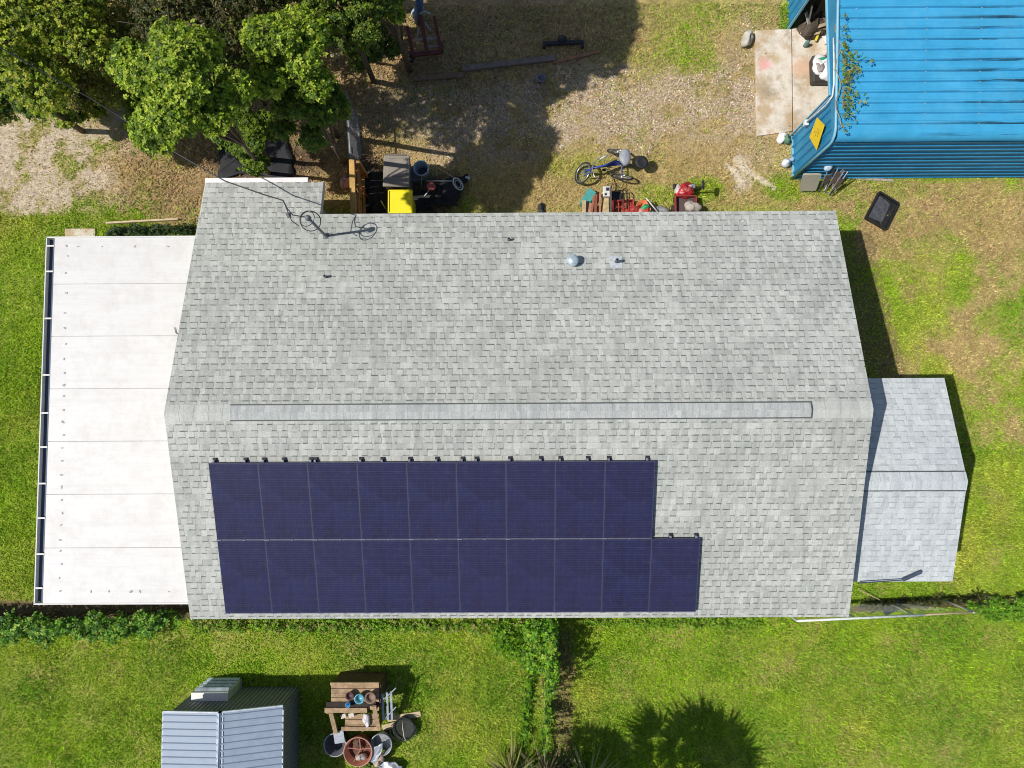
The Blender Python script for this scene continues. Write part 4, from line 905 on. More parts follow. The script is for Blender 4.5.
pole('hand_trimmer', 'long handled tool ending in a white hoop right of the drum', [at(438, 168, .25), at(456, 179, .35)], .014, wt, extra=ex)
pole('metal_pole', 'pale straight pole lying between the drum and the white hoop', [at(426, 181, .3), at(452, 181, .3)], .013, wm, 'pole')
def ex(o_, off): MB().lathe([(.10, 0), (.12, .03), (.115, .04), (.08, .02), (.001, .02)], Vector(at(431, 187, .4)) - off, 16, (.2, .3, 1)).build('pan', M('pan_red', (.42, .08, .07), .5), o_, True)
pole('dustpan', 'red round scoop with short handle below the pale pole', [at(423, 198, .25), at(430, 189, .4)], .014, wm, extra=ex)
pole('metal_pole', 'short upright grey rod just below the drum', [at(421, 190, .1), at(421.5, 177, .5)], .018, gm, 'pole')
solo('ball', MB().lump((0, 0, .08), (.085, .085, .085), 1, .02, 14, -1), M('ball_white', (.62, .66, .68), .5), 'small pale ball on the ground right of the white hoop', 'ball', at(467, 179), smooth=True)
solo('plastic_tub', MB().box((0, 0, .14), (.26, .34, .28), top=(1.15, 1.15)), M('tub_lilac', (.22, .21, .27), .6), 'grey lilac plastic tub tucked between the brown bin and drum', 'tub', at(415, 177), .1, bevel=.02)
def ex(o_, off):
    h_ = Vector(at(368, 205, .2)) - off; MB().box(h_, (.22, .05, .03), (0, .5, .7)).build('tool_head', gm, o_)
for i, (a_, b_, mt, lab) in enumerate((((352, 192, 1.5), (361, 204, .1), wm, 'white handled garden rake leaning on the fence, nearest the house'), ((357, 189, 1.5), (363, 203, .1), wt, 'wooden handled rake leaning on the fence next to the white one'),
                            ((361, 188, 1.3), (370, 200, .1), rm_, 'red handled garden tool leaning on the wooden fence'), ((381, 201, .9), (387, 212, .1), wm, 'white stick leaning in the dark left of the yellow bin'))):
    pole('garden_tool', lab, [at(*a_), at(*b_)], .013, mt, extra=ex if i < 3 else None)
solo('wire_coil', MB().ring((0, 0, .12), .26, .016, (.2, .1, 1)).ring((.03, .0, .20), .20, .014, (-.2, .2, 1)).ring((0, .03, .27), .24, .012, (.3, -.3, 1)), M('hose_brown', (.10, .055, .04), .6), 'coil of dark brown hose beside the top of the wooden fence', 'hose', at(368, 169))
def sheet(name, label, quad, z, mat, cat, amp=.05, n=14, seed=1, rise=None):
    """crumpled sheet over four ground pixels"""
    Q = [Vector(at(u, v_, 0)) for u, v_ in quad]; c_ = sum(Q, Vector()) / 4; vs = []; X = []; Y = []
    for j in range(n + 1):
        for i in range(n + 1):
            a_, b_ = i / n, j / n; p = Q[0].lerp(Q[1], a_).lerp(Q[3].lerp(Q[2], a_), b_) - c_; vs.append(p)
    A = np.array([tuple(p) for p in vs]); h = fbm(A[:, 0], A[:, 1], 4.0, seed) * amp * 2; A[:, 2] = z + h
    ed = fbm(A[:, 0], A[:, 1], 2.5, seed + 5) - .5; A[:, 0] += ed * .45; A[:, 1] += (fbm(A[:, 1], A[:, 0], 2.5, seed + 7) - .5) * .45
    m_ = MB().add([tuple(p) for p in A], [(j * (n + 1) + i, j * (n + 1) + i + 1, (j + 1) * (n + 1) + i + 1, (j + 1) * (n + 1) + i) for j in range(n) for i in range(n)])
    o_ = solo(name, m_, mat, label, cat, (c_.x, c_.y, 0), smooth=True); s_ = o_.modifiers.new('thick', 'SOLIDIFY'); s_.thickness = .006; return o_
tarp = M('tarp_black', (.016, .016, .019), .75, .3, 5, dirt=.3, dirtcol=(.05, .045, .045), bump=.006)
sheet('ground_sheet', 'wrinkled black ground sheet under the trees above the roof corner', [(224, 178), (296, 178), (286, 138), (222, 150)], .03, tarp, 'sheet')
sheet('tarp', 'black tarp bundled below the white hoop', [(428, 212), (462, 208), (468, 178), (436, 182)], .06, tarp, 'tarp', .14)
sheet('tarp', 'black tarp crumpled between the wooden fence and brown bin', [(362, 214), (388, 214), (384, 172), (366, 172)], .05, tarp, 'tarp', .16, seed=4)
sheet('tarp', 'dark sheet lying between the yellow bin and the red scoop', [(405, 216), (436, 214), (432, 196), (412, 196)], .03, tarp, 'tarp', .08, seed=6)
solo('shopping_bag', MB().lump((0, 0, .09), (.14, .16, .12), 5, .25), M('bag_red_white', (.55, .32, .30), .6, .5, 20), 'crumpled red and white bag left of the wooden fence', 'bag', at(346, 184), smooth=True)

# ------------------------------------------------------------------ top centre: lumber, trailer frame, timbers
lum = M('old_lumber', (.42, .34, .17), .85, .25, 6); lumo = M('orange_lumber', (.52, .24, .09), .8, .3, 6)
solo('wooden_beam', MB().bar((-.36, -.08, .5), (.33, .10, .55), .09, .09).bar((.30, .12, .6), (.22, .34, .65), .07, .07), lum, 'weathered L shaped wooden beam at the edge of the tree', 'beam', at(350, 64, 0))
a_ = at(395, 47); solo('wooden_board', MB().bar((0, 0, 0), (-.25, .15, 1.1), .24, .04), lumo, 'broad orange brown board leaning under the tree', 'board', a_)
solo('wooden_post', MB().bar((0, 0, 0), (-.10, .10, 1.0), .09, .09), M('grey_post', (.26, .27, .29), .8), 'grey post standing left of the orange board', 'post', at(371, 60))
solo('wooden_post', MB().bar((0, 0, 0), (-.12, .14, .9), .06, .06), M('pale_post', (.38, .35, .29), .8), 'thin pale post standing between the grey post and orange board', 'post', at(385, 58))
mr = M('maroon_steel', (.15, .035, .03), .65, .25, 8, dirt=.4, dirtcol=(.14, .09, .07)); 
tc = at(424, 42); tf = thing('trailer_frame', 'maroon steel trailer frame standing in tree shade', 'trailer', (tc[0], tc[1], 0))
def T_(u, v_, z): p = at(u, v_, z); return (p[0] - tc[0], p[1] - tc[1], z)
for nm, a_, b_, wdd in (('side_beam', (407, 26, .6), (413, 55, .45), .08), ('side_beam', (421, 17, .8), (427, 53, .45), .09), ('side_beam', (434, 16, .7), (441, 50, .45), .08), ('cross_beam', (411, 55, .42), (441, 52, .42), .10)):
    MB().bar(T_(*a_), T_(*b_), wdd, .07).build(nm, mr, tf, bevel=.006)
for a_, b_ in (((415, 40, .5), (440, 38, .5)), ((427, 47, .4), (438, 46, .4))): MB().bar(T_(*a_), T_(*b_), .07, .05).build('tread_board', M('tread_grey', (.38, .32, .26), .8), tf, bevel=.004)
MB().tube([T_(420, 14, .9), T_(424, 11, .95), T_(431, 14, .9)], .022, 6).build('tow_handle', M('latch_grey', (.45, .5, .58), .5), tf, True)
MB().bar(T_(425, 22, .6), T_(431, 31, .5), .03, .02).bar(T_(419, 28, .6), T_(417, 37, .5), .03, .02).build('brace', M('latch_grey', (.45, .5, .58)), tf)
for u, v_ in ((411, 57), (441, 47)): MB().lathe([(.10, -.05), (.14, -.03), (.14, .03), (.10, .05)], T_(u, v_, .14), 16, (1, .15, 0)).build('wheel', M('rubber', (.03, .03, .03)), tf, True)
for a_ in ((413, 55), (441, 51), (421, 20), (407, 28)): MB().bar(T_(a_[0], a_[1], .0), T_(a_[0], a_[1], .5), .05, .05).build('leg', mr, tf)
bt = thing('blue_tube', 'blue plastic tube standing at the top edge beside the maroon frame', 'tube', at(418, 22))
p_ = at(418, 22); q_ = at(420, -8, 1.6); MB().tube([(0, 0, 0), (q_[0] - p_[0], q_[1] - p_[1], 1.6)], .10, 12).build('shaft', M('blue_plastic', (.07, .15, .34), .5), bt, True)
MB().lump((-.03, .04, .3), (.12, .12, .14), 3, .2).build('cap', M('pale_blue', (.45, .56, .68), .5), bt, True)
def timber(label, a_, b_, wdd, mt, h=.10):
    A, B = Vector(at(*a_)), Vector(at(*b_)); solo('landscape_timber', MB().bar((0, 0, h / 2), (B.x - A.x, B.y - A.y, h / 2), wdd, h), mt, label, 'timber', tuple(A), bevel=.01)
tb = M('timber_brown', (.22, .14, .085), .9, .3, 7); tb2 = M('timber_grey', (.20, .16, .13), .9, .3, 7)
timber('dark brown landscape timber lying left of the long grey one', (413, 80), (464, 76), .13, tb); timber('long weathered grey landscape timber across the top of the gravel', (462, 70), (556, 59), .15, tb2)
timber('reddish landscape timber running on from the long grey one', (553, 63), (600, 52), .08, M('timber_red', (.34, .17, .09), .9, .3, 7), .06)
timber('thin pale plank edging above the patio roof', (108, 224), (180, 220), .05, M('plank_tan', (.60, .47, .30), .8, .2, 7), .12)
timber('thin weathered plank on the ground along the blue garage wall', (836, 177), (893, 181), .07, M('plank_grey', (.42, .35, .29), .8, .2, 7), .04)
ba = thing('axle', 'black axle bar with a round hub lying in the tree shade', 'axle', at(563, 45)); ku = M('axle_black', (.018, .019, .024), .6)
MB().bar((-.50, -.02, .10), (.50, .02, .10), .10, .08).build('bar', ku, ba, bevel=.015); MB().lathe([(.11, 0), (.12, .1), (.06, .18), (.001, .2)], (-.03, .08, .04), 16).build('hub', ku, ba, True)
for s in (-1, 1): MB().box((s * .50, -.05, .09), (.07, .17, .12)).build('end_bracket', ku, ba, bevel=.01)
solo('flower_pot', MB().lathe([(.07, 0), (.10, .15), (.115, .16), (.115, .19), (.09, .19), (.08, .08), (.001, .08)], (0, 0, 0), 16), M('pot_grey', (.22, .23, .26), .7), 'small dark grey flower pot on the gravel below the timber', 'pot', at(541, 81), smooth=True)
# ------------------------------------------------------------------ tricycle
tb_ = M('trike_blue', (.045, .075, .33), .35, .15, dirt=.1); rub = M('rubber', (.03, .03, .03)); chm = M('chrome', (.6, .6, .6), .3, .1, metal=.8)
tcx = at(611, 168); tk = thing('tricycle', 'blue adult tricycle with grey seat parked on the dry grass', 'tricycle', (tcx[0], tcx[1], 0))
def K(u, v_, z): p = at(u, v_, z); return Vector((p[0] - tcx[0], p[1] - tcx[1], z))
def wheel(c_, R, nrm, nm='wheel'):
    w0 = MB().ring(c_, R, .021, nrm, 28, 7).build('tyre', rub, None, True); 
    return w0
def add_wheel(c_, R, nrm):
    t0 = MB().ring(c_, R, .022, nrm, 28, 7).build('wheel', rub, tk, True); MB().ring(c_, R - .035, .012, nrm, 28, 6).build('rim', chm, t0, True)
    sp_ = MB(); q = Vector(nrm).to_track_quat('Z', 'Y'); c_ = Vector(c_)
    for i in range(14): a_ = i * 6.283 / 14; e_ = c_ + q @ Vector(((R - .03) * math.cos(a_), (R - .03) * math.sin(a_), 0)); sp_.tube([c_, e_], .0028, 3)
    sp_.build('spokes', chm, t0); MB().lathe([(.025, -.04), (.025, .04)], c_, 8, nrm).build('hub', chm, t0)
fw = K(583, 173, .28); add_wheel(fw, .27, (-.75, .15, .62))
add_wheel(K(618, 152, .28), .27, (.12, 1, .65)); add_wheel(K(622, 177, .28), .27, (.12, 1, .6))
MB().tube([K(585, 172, .33), K(592, 169, .55), K(597, 167, .5), K(608, 166, .35), K(620, 164, .35), K(632, 165, .3)], .026, 8).tube([K(594, 168, .62), K(606, 165, .5), K(617, 160, .55)], .024, 8).tube([K(606, 165, .42), K(618, 162, .45), K(626, 162, .4)], .03, 8).build('frame', tb_, tk, True)
MB().tube([K(618, 153, .28), K(622, 165, .28), K(622, 177, .28)], .018, 7).build('axle', tb_, tk, True)
for s in (0, 1): MB().tube([K(592, 169 + s * 3, .6), K(584, 170 + s * 6, .29)], .016, 6).build('fork', tb_, tk, True)
MB().tube([K(601, 157, .95), K(597, 160, .98), K(592, 167, .90), K(594, 176, .96), K(600, 180, .93)], .012, 7).build('handlebar', chm, tk, True)
MB().tube([K(592, 168, .55), K(593, 167, .9)], .014, 6).build('stem', chm, tk)
MB().tube([K(600, 159, .98), K(608, 155, .93)], .019, 7).build('grip', M('grip_white', (.7, .68, .66), .5), tk, True)
MB().lump(K(625, 157, .62), (.155, .21, .075), 3, .05, 16, -1).build('saddle', M('saddle_grey', (.30, .32, .36), .5, .1), tk, True)
MB().tube([K(621, 162, .4), K(624, 158, .6)], .018, 6).build('seat_post', chm, tk)
MB().lathe([(.001, 0), (.14, .0), (.16, .02), (.165, .10), (.16, .12), (.10, .10), (.001, .09)], K(640.5, 163.5, .40), 20, (.15, 0, 1)).build('basket', M('basket_black', (.02, .02, .024), .6), tk, True)
for u in (604, 613): MB().box(K(u, 170 + (u - 604) * .3, .22), (.09, .06, .02)).build('pedal', rub, tk)
MB().lathe([(.08, -.006), (.08, .006)], K(607, 169, .28), 16, (.1, 1, .2)).build('chainring', chm, tk)
MB().tube([K(607, 171, .3), K(620, 173, .28)], .008, 5).tube([K(607, 167, .3), K(620, 169, .3)], .008, 5).build('chain', rub, tk)

# ------------------------------------------------------------------ pile along the upper eave
solo('storage_box', MB().box((0, 0, .15), (.22, .42, .26)).box((0, 0, .29), (.24, .44, .03)), M('teal_plastic', (.07, .33, .30), .5, .15), 'teal plastic box at the left end of the junk pile', 'box', at(587, 201), -.55, bevel=.02)
pile = (((584, 220, .3), (584, 200, .45), .10, (.50, .38, .22), 'pale tan plank standing behind the teal box'), ((590, 221, .3), (594, 196, .5), .06, (.34, .12, .07), 'narrow reddish plank leaning right of the teal box'),
        ((595, 221, .3), (596, 194, .5), .07, (.26, .075, .05), 'dark red plank in the middle of the junk pile'), ((600, 222, .3), (600, 193, .5), .05, (.45, .20, .12), 'slim rust coloured plank left of the wide tan board'),
        ((606, 222, .3), (605, 192, .35), .17, (.50, .38, .20), 'wide tan board under the white battery'), ((611, 222, .35), (610.5, 188, .55), .05, (.10, .08, .075), 'black steel bar right of the wide tan board'),
        ((588, 222, .25), (588, 203, .3), .22, (.42, .24, .15), 'brown crate lid lying beneath the reddish planks'))
for i, (a_, b_, wdd, col_, lab) in enumerate(pile):
    A, B = Vector(at(*a_)), Vector(at(*b_)); off = Vector((A.x, A.y, 0)); solo('plank', MB().bar(A - off, B - off, wdd, .03), M('pile_wood_' + ('a', 'b', 'c', 'd', 'e', 'f', 'g')[i], col_, .8, .3, 8), lab, 'plank', tuple(off), bevel=.004, group='planks in the junk pile')
bt_ = thing('battery', 'white and black battery lying on the wide tan board', 'battery', at(606, 193, .37)); MB().box((0, 0, .07), (.17, .26, .14)).build('case', M('white_case', (.68, .68, .66), .5), bt_, bevel=.015); MB().box((.02, .05, .145), (.07, .08, .02)).box((-.03, -.08, .143), (.05, .05, .02)).build('terminals', blk, bt_)
hc = at(620, 200); ht = thing('hand_truck', 'black tubular hand truck lying behind the red crate', 'hand truck', (hc[0], hc[1], 0))
HT = lambda u, v_, z: (at(u, v_, z)[0] - hc[0], at(u, v_, z)[1] - hc[1], z)
MB().tube([HT(614, 208, .3), HT(614, 191, .3), HT(625, 190, .32), HT(627, 193, .32), HT(627, 208, .3)], .016, 7).tube([HT(623, 190, .3), HT(624, 208, .3)], .012, 6).build('frame', ku, ht, True); MB().tube([HT(611, 188, .5), HT(612, 184, .52), HT(616, 184, .52), HT(616, 190, .48)], .016, 7).build('handle', ku, ht, True)
MB().box(HT(616, 196, .15), (.26, .2, .04)).build('toe_plate', ku, ht)
def crate(name, label, uv, sx, sy, h, mt, rz=0, z0=0):
    c_ = at(*uv, z0); r = thing(name, label, 'crate', c_, rz); 
    for s in (-1, 1):
        m1 = MB(); m2 = MB()
        for z in (.05, h * .5, h - .03): m1.box((0, s * sy / 2, z), (sx, .018, h * .24)); m2.box((s * sx / 2, 0, z), (.018, sy, h * .24))
        m1.build('side', mt, r); m2.build('end', mt, r)
    m = MB(); 
    for i in range(5): m.box((-sx / 2 + sx * (i + .5) / 5, 0, .02), (sx / 7, sy, .015))
    m.build('base', mt, r); m = MB()
    for i in range(3): m.box((-sx / 2 + sx * (i + 1) / 4, 0, h), (.02, sy, .02)); 
    m.box((0, 0, h + .002), (sx, .02, .02)); m.build('top_bars', mt, r); return r
cr_ = M('crate_red', (.42, .055, .05), .5, .2); crate('crate', 'red plastic crate in the junk pile against the eave', (622, 210), .52, .36, .26, cr_, .05)
solo('gas_can', MB().lump((0, 0, .14), (.13, .13, .17), 4, .12), cr_, 'dark red can squeezed right of the red crate', 'can', at(633, 212), smooth=True)
ob = thing('toy_basket', 'orange basket with green and red contents beside the red crate', 'basket', at(642, 210)); MB().lathe([(.15, 0), (.19, .22), (.20, .24), (.175, .24), (.14, .04), (.001, .04)], (0, 0, 0), 18).build('shell', M('orange_plastic', (.72, .22, .09), .5), ob, True)
MB().lump((.04, .0, .24), (.11, .07, .06), 2, .2).build('green_item', M('green_plastic', (.02, .32, .12), .5), ob, True); MB().lump((-.05, -.09, .22), (.09, .08, .07), 5, .2).build('pink_item', M('pink_plastic', (.65, .30, .25), .5), ob, True); MB().lump((.08, -.1, .22), (.07, .09, .07), 6, .2).build('red_item', M('tool_red', (.5, .05, .04)), ob, True)
def ex(o_, off): MB().lump(Vector(at(658, 210, .12)) - off, (.26, .11, .08), 8, .2).build('motor', M('motor_grey', (.30, .30, .31), .6, .5, 18), o_, True); MB().bar(Vector(at(648, 201, .4)) - off, Vector(at(655, 213, .2)) - off, .05, .05).build('guard', ku, o_)
pole('string_trimmer', 'grey string trimmer with pale shaft lying in the junk pile', [at(646, 198, .45), at(661, 216, .2)], .018, wm, extra=ex)
mw = thing('lawn_mower', 'shiny red lawn mower standing above the grey tray near the eave', 'mower', at(683, 194))
MB().lump((0, 0, .22), (.24, .20, .19), 9, .2, 18).build('hood', M('mower_red', (.40, .014, .025), .35, .5, 14, dirt=.5), mw, True)
MB().lump((-.19, .03, .25), (.09, .13, .10), 2, .2).build('filter', M('mower_white', (.60, .52, .50), .4), mw, True); MB().lump((.17, .1, .28), (.09, .08, .09), 4, .25).build('engine', M('motor_grey', (.3, .3, .31)), mw, True)
MB().lump((.02, -.02, .40), (.09, .07, .04), 7, .2).build('cap', M('pan_red', (.42, .08, .07)), mw, True)
for s in (-1, 1):
    for t_ in (-1, 1): MB().lathe([(.07, -.025), (.08, 0), (.07, .025)], (s * .24, t_ * .17, .08), 12, (1, 0, 0)).build('wheel', rub, mw, True)
MB().tube([(.22, .0, .25), (.30, -.02, .55), (.30, -.04, .72)], .020, 6).ring((.31, -.04, .80), .085, .03, (.9, 0, .3), 14).tube([(.31, -.04, .88), (.33, -.04, 1.1)], .010, 5).build('handle', ku, mw, True)
cart = thing('garden_cart', 'dark red wooden tray cart below the red mower', 'cart', at(683, 208)); dr = M('cart_red', (.28, .045, .035), .6, .2)
MB().box((0, 0, .18), (.52, .42, .03)).build('tray', M('tray_dark', (.09, .06, .06), .7), cart)
for c_, d_ in (((0, .21, .26), (.54, .025, .16)), ((0, -.21, .26), (.54, .025, .16)), ((-.26, 0, .26), (.025, .42, .16)), ((.26, 0, .26), (.025, .42, .16))): MB().box(c_, d_).build('side', dr, cart)
for s in (-1, 1): MB().lathe([(.09, -.02), (.10, 0), (.09, .02)], (s * .29, -.05, .10), 14, (1, 0, 0)).build('wheel', rub, cart, True)
solo('sack', MB().lump((0, 0, .12), (.22, .13, .13), 12, .25, 16), M('sack_grey', (.45, .40, .35), .8, .25, 9), 'lumpy grey sack in the red tray cart', 'sack', at(691, 208, .2), -.5, smooth=True)
solo('dead_plant', MB().lump((0, 0, .05), (.09, .14, .10), 3, .35), M('dark_stuff', (.03, .04, .06)), 'small dark tuft on the grass just above the eave', 'plant', at(541, 210), smooth=True)

# ------------------------------------------------------------------ around the garage
solo('boulder', MB().lump((0, 0, .12), (.145, .215, .18), 21, .20, 20), M('boulder_pale', (.52, .49, .42), .9, .25, 6, dirt=.4), 'pale rounded boulder left of the concrete pad', 'boulder', at(745.5, 41.5), -.45, smooth=True)
tt_ = at(817.5, 75); tote = thing('laundry_tote', 'black tub heaped with white and green cloths in the garage doorway', 'tub', (tt_[0], tt_[1], .06))
MB().box((0, 0, .15), (.50, .66, .30), top=(1.12, 1.08)).build('tub', M('tub_black', (.045, .04, .038), .6), tote, bevel=.05)
clw = M('cloth_white', (.78, .76, .76), .8, .1, 12, dirt=.25)
MB().lump((-.04, .08, .31), (.26, .27, .10), 5, .22, 20).build('white_cloth', clw, tote, True); MB().lump((.08, -.14, .31), (.17, .20, .10), 9, .25, 18).build('white_cloth', clw, tote, True)
MB().lump((.03, .20, .38), (.14, .06, .05), 4, .3).build('green_cloth', M('cloth_green', (.02, .30, .17), .8), tote, True); MB().lump((-.12, -.02, .39), (.09, .15, .04), 7, .3).build('grey_cloth', M('cloth_grey', (.33, .28, .27), .8), tote, True); MB().lump((.10, -.04, .41), (.045, .04, .03), 3, .2).build('dark_cap', M('cap_dark', (.1, .09, .12)), tote, True)
solo('white_bucket', MB().lathe([(.12, 0), (.15, .3), (.16, .32), (.13, .31), (.10, .2), (.001, .2)], (0, 0, 0), 18), M('bucket_white', (.74, .74, .76), .5), 'white bucket behind the tub of cloths by the door edge', 'bucket', at(829, 57, .06), smooth=True)
solo('jar', MB().lathe([(.055, 0), (.06, .14), (.035, .19), (.04, .23), (.001, .24)], (0, 0, 0), 12), M('jar_teal', (.10, .22, .22), .3), 'dark teal jar standing on the concrete below the scrap heap', 'jar', at(805, 46, .06), smooth=True)
yw = M('yellow_paint', (.75, .62, .03), .5); solo('bent_bracket', MB().bar((-.22, -.16, .1), (-.10, .14, .2), .05, .05).bar((-.10, .14, .2), (.14, .12, .22), .05, .05).bar((.10, .16, .2), (.20, -.02, .15), .06, .05), yw, 'yellow bent metal bracket beside the scrap heap', 'bracket', at(822, 37, .06))
solo('rag', MB().lump((0, 0, .06), (.16, .12, .08), 7, .3, 14), clw, 'crumpled white rag right of the yellow bracket', 'rag', at(828, 41, .06), smooth=True)
rnd = random.Random(12); cols = (((.10, .08, .06), 'dark brown'), ((.35, .27, .18), 'tan'), ((.45, .44, .42), 'pale grey'), ((.20, .13, .07), 'brown'))
places = ('at the left end of the scrap heap', 'lying across the scrap heap', 'in the middle of the scrap heap', 'at the back of the scrap heap', 'near the garage header in the scrap heap', 'at the front of the scrap heap', 'standing upright in the scrap heap', 'under the grey scrap bar')
segs = (((797, 30, .1), (822, 8, .7)), ((800, 33, .2), (838, 20, .5)), ((812, 35, .1), (806, 12, .6)), ((815, 5, .3), (826, 22, .4)), ((826, 28, .3), (836, 10, .8)), ((803, 36, .1), (820, 33, .3)), ((808, 26, .1), (812, 6, 1.0)), ((806, 22, .2), (828, 29, .3)))
for i, (a_, b_) in enumerate(segs):
    A, B = Vector(at(*a_)), Vector(at(*b_)); off = Vector((A.x, A.y, 0)); cc, cn = cols[i % 4]
    solo('scrap_bar', MB().bar(A - off, B - off, rnd.uniform(.04, .10), .03), M('scrap_' + cn.replace(' ', '_'), cc, .8, .3), cn + ' scrap bar ' + places[i], 'scrap bar', tuple(off), group='scrap bars inside the garage doorway')
solo('scrap_board', MB().bar((0, 0, .3), (.35, .9, .8), .40, .03), lumo, 'wide brown board leaning at the back of the garage doorway', 'board', at(818, 22, .06))
solo('scrap_pile', MB().lump((0, 0, .12), (.42, .30, .22), 31, .3, 22), M('scrap_mix', (.09, .07, .05), .8, .6, 22), 'dark tangled pile of scrap inside the garage doorway', 'scrap pile', at(812, 27, .06), .5)
sk = thing('feed_sack', 'white and green printed sack slumped at the garage corner', 'sack', at(782, 140)); MB().lump((-.03, .03, .07), (.14, .14, .12), 15, .2, 16).build('sack_body', clw, sk, True); MB().lump((.07, -.03, .12), (.10, .11, .10), 18, .2, 14).build('printed_side', M('sack_green', (.10, .22, .13), .7), sk, True)
jg = thing('water_jug', 'small white and grey jug beside the garage corner', 'jug', at(784, 165)); MB().lathe([(.09, 0), (.11, .12), (.10, .2), (.04, .26), (.04, .29)], (0, 0, 0), 14).build('bottle', M('jug_white', (.70, .72, .78), .4), jg, True); MB().box((.13, .08, .1), (.12, .07, .16)).build('handle', M('latch_grey', (.45, .5, .58)), jg, bevel=.02)
# folding tabletop and metal chairs leaning on the wall
P4 = [Vector(at(*q)) for q in ((803, 174.5, .75), (822, 174.5, .80), (816, 191, .12), (799.5, 191, .10))]; c_ = sum(P4, Vector()) / 4; off = Vector((c_.x, c_.y, 0))
ft = thing('folding_table', 'beige square folding table top leaning near the blue wall', 'table', tuple(off)); P4 = [p - off for p in P4]
def rounded(P, k=.16):
    out = []
    for i in range(4): a_, b_, d_ = P[i - 1], P[i], P[(i + 1) % 4]; out += [b_.lerp(a_, k), b_.lerp(a_, k * .3).lerp(b_.lerp(d_, k * .3), .5), b_.lerp(d_, k)]
    return out
R_ = rounded(P4); nn = (P4[1] - P4[0]).cross(P4[3] - P4[0]).normalized() * .035; nn = nn if nn.z > 0 else -nn; n_ = len(R_)
MB().add([p for p in R_] + [p - nn for p in R_], [tuple(reversed(range(n_))), tuple(range(n_, 2 * n_))] + [(i, (i + 1) % n_, n_ + (i + 1) % n_, n_ + i) for i in range(n_)]).build('table_top', M('table_beige', (.47, .44, .37), .5, .08, dirt=.15), ft)
gm2 = M('chair_steel', (.42, .41, .42), .4, .2, metal=.4)
for k_ in (0.25, .8): a_ = P4[3].lerp(P4[2], k_) - nn; MB().tube([a_, Vector((a_.x, a_.y - .05, 0))], .013, 6).build('leg', gm2, ft)
def fchair(label, pa, pb, gap, mt):
    A, B = Vector(at(*pa)), Vector(at(*pb)); off = Vector((A.x, A.y, 0)); A -= off; B -= off; d_ = Vector((B.y - A.y, A.x - B.x, 0)).normalized() * gap
    r = thing('folding_chair', label, 'chair', tuple(off), 0, 'folded chairs against the garage'); MB().tube([A, B, B + d_, A + d_], .013, 6, True).build('frame', mt, r, True)
    MB().tube([A.lerp(B, .25) + Vector((.03, 0, -.04)), B.lerp(A, .1) + d_ * 1.1 + Vector((0, 0, -.06))], .011, 6).build('leg', mt, r); MB().tube([A.lerp(B, .1) + d_, B.lerp(A, .3) + Vector((0, .03, -.06))], .011, 6).build('leg', mt, r)
    MB().slabq([A.lerp(B, .35), A.lerp(B, .7), A.lerp(B, .7) + d_ * .9, A.lerp(B, .35) + d_ * .9], .02).build('seat', M('seat_dark', (.10, .07, .065), .7), r); return r
fchair('folded steel chair nearest the beige table top', (818, 192, .05), (829, 168, .85), .16, gm2); fchair('folded steel chair in the middle of the leaning stack', (825, 192, .05), (841, 163, .9), .14, gm2); fchair('folded steel chair farthest right in the leaning stack', (829, 195, .05), (844, 171, .85), .10, gm2)
solo('cloth_cap', MB().lump((0, 0, 0), (.09, .12, .05), 5, .2), M('pale_blue', (.45, .56, .68)), 'small pale blue cloth on top of the leaning chairs', 'cloth', at(828, 167, .9), -.6, smooth=True)
# black tray with liner
tc_ = at(880, 212); tr_ = thing('black_tray', 'black rectangular tray with a wrinkled liner lying on the grass', 'tray', (tc_[0], tc_[1], 0)); TQ = [Vector(at(*q)) - Vector((tc_[0], tc_[1], 0)) for q in ((863.5, 219), (884, 231), (897, 204.5), (877.5, 192.5))]
bk2 = M('tray_black', (.014, .014, .016), .5, .2, dirt=.2); MB().slabq([p + Vector((0, 0, .04)) for p in TQ], .04).build('base', bk2, tr_, bevel=.005)
for i in range(4): MB().bar(TQ[i] * .97 + Vector((0, 0, .08)), TQ[(i + 1) % 4] * .97 + Vector((0, 0, .08)), .045, .10).build('rim', bk2, tr_, bevel=.01)
A = [TQ[0] * .80, TQ[1] * .55 + TQ[0] * .1, TQ[2] * .55 + TQ[3] * .15, TQ[3] * .80]; vs = []; nn_ = 12
for j in range(nn_ + 1):
    for i in range(nn_ + 1): p = A[0].lerp(A[1], i / nn_).lerp(A[3].lerp(A[2], i / nn_), j / nn_); vs.append((p.x, p.y, .052 + .03 * float(fbm(np.array(p.x * 3), np.array(p.y * 3), 4, 8))))
MB().add(vs, [(j * (nn_ + 1) + i, j * (nn_ + 1) + i + 1, (j + 1) * (nn_ + 1) + i + 1, (j + 1) * (nn_ + 1) + i) for j in range(nn_) for i in range(nn_)]).build('liner', M('liner_grey', (.075, .078, .09), .35, .4, 14), tr_, True)

# ------------------------------------------------------------------ metal shed at the bottom
zW, zR, zE = 1.74, 1.80, 1.52; nw_, nr_, ne_ = at(163, 713, zW), at(219.5, 713, zR), at(283, 706, zE)
SX, SY = nr_[0], nr_[1] - 1.5; sh = thing('metal_shed', 'small pale blue corrugated metal shed at the bottom edge', 'shed', (SX, SY, 0)); smx = M('shed_steel', (.28, .345, .44), .5, .08, 5, metal=0.0, dirt=.15, dirtcol=(.3, .3, .32))
yN = 1.5; yS = -2.6; xW, xE = nw_[0] - SX, ne_[0] - SX
MB().ribbed((xW, yN, zW), (-xW - .03, 0, zR - zW), (0, yS - yN, 0), .152, -.028).build('roof', smx, sh, label='left half of the corrugated shed roof'); MB().ribbed((.04, yN + .01, zR), (xE - .04, 0.04, zE - zR), (0, yS - yN, 0), .152, -.028).build('roof', smx, sh, label='right half of the corrugated shed roof')
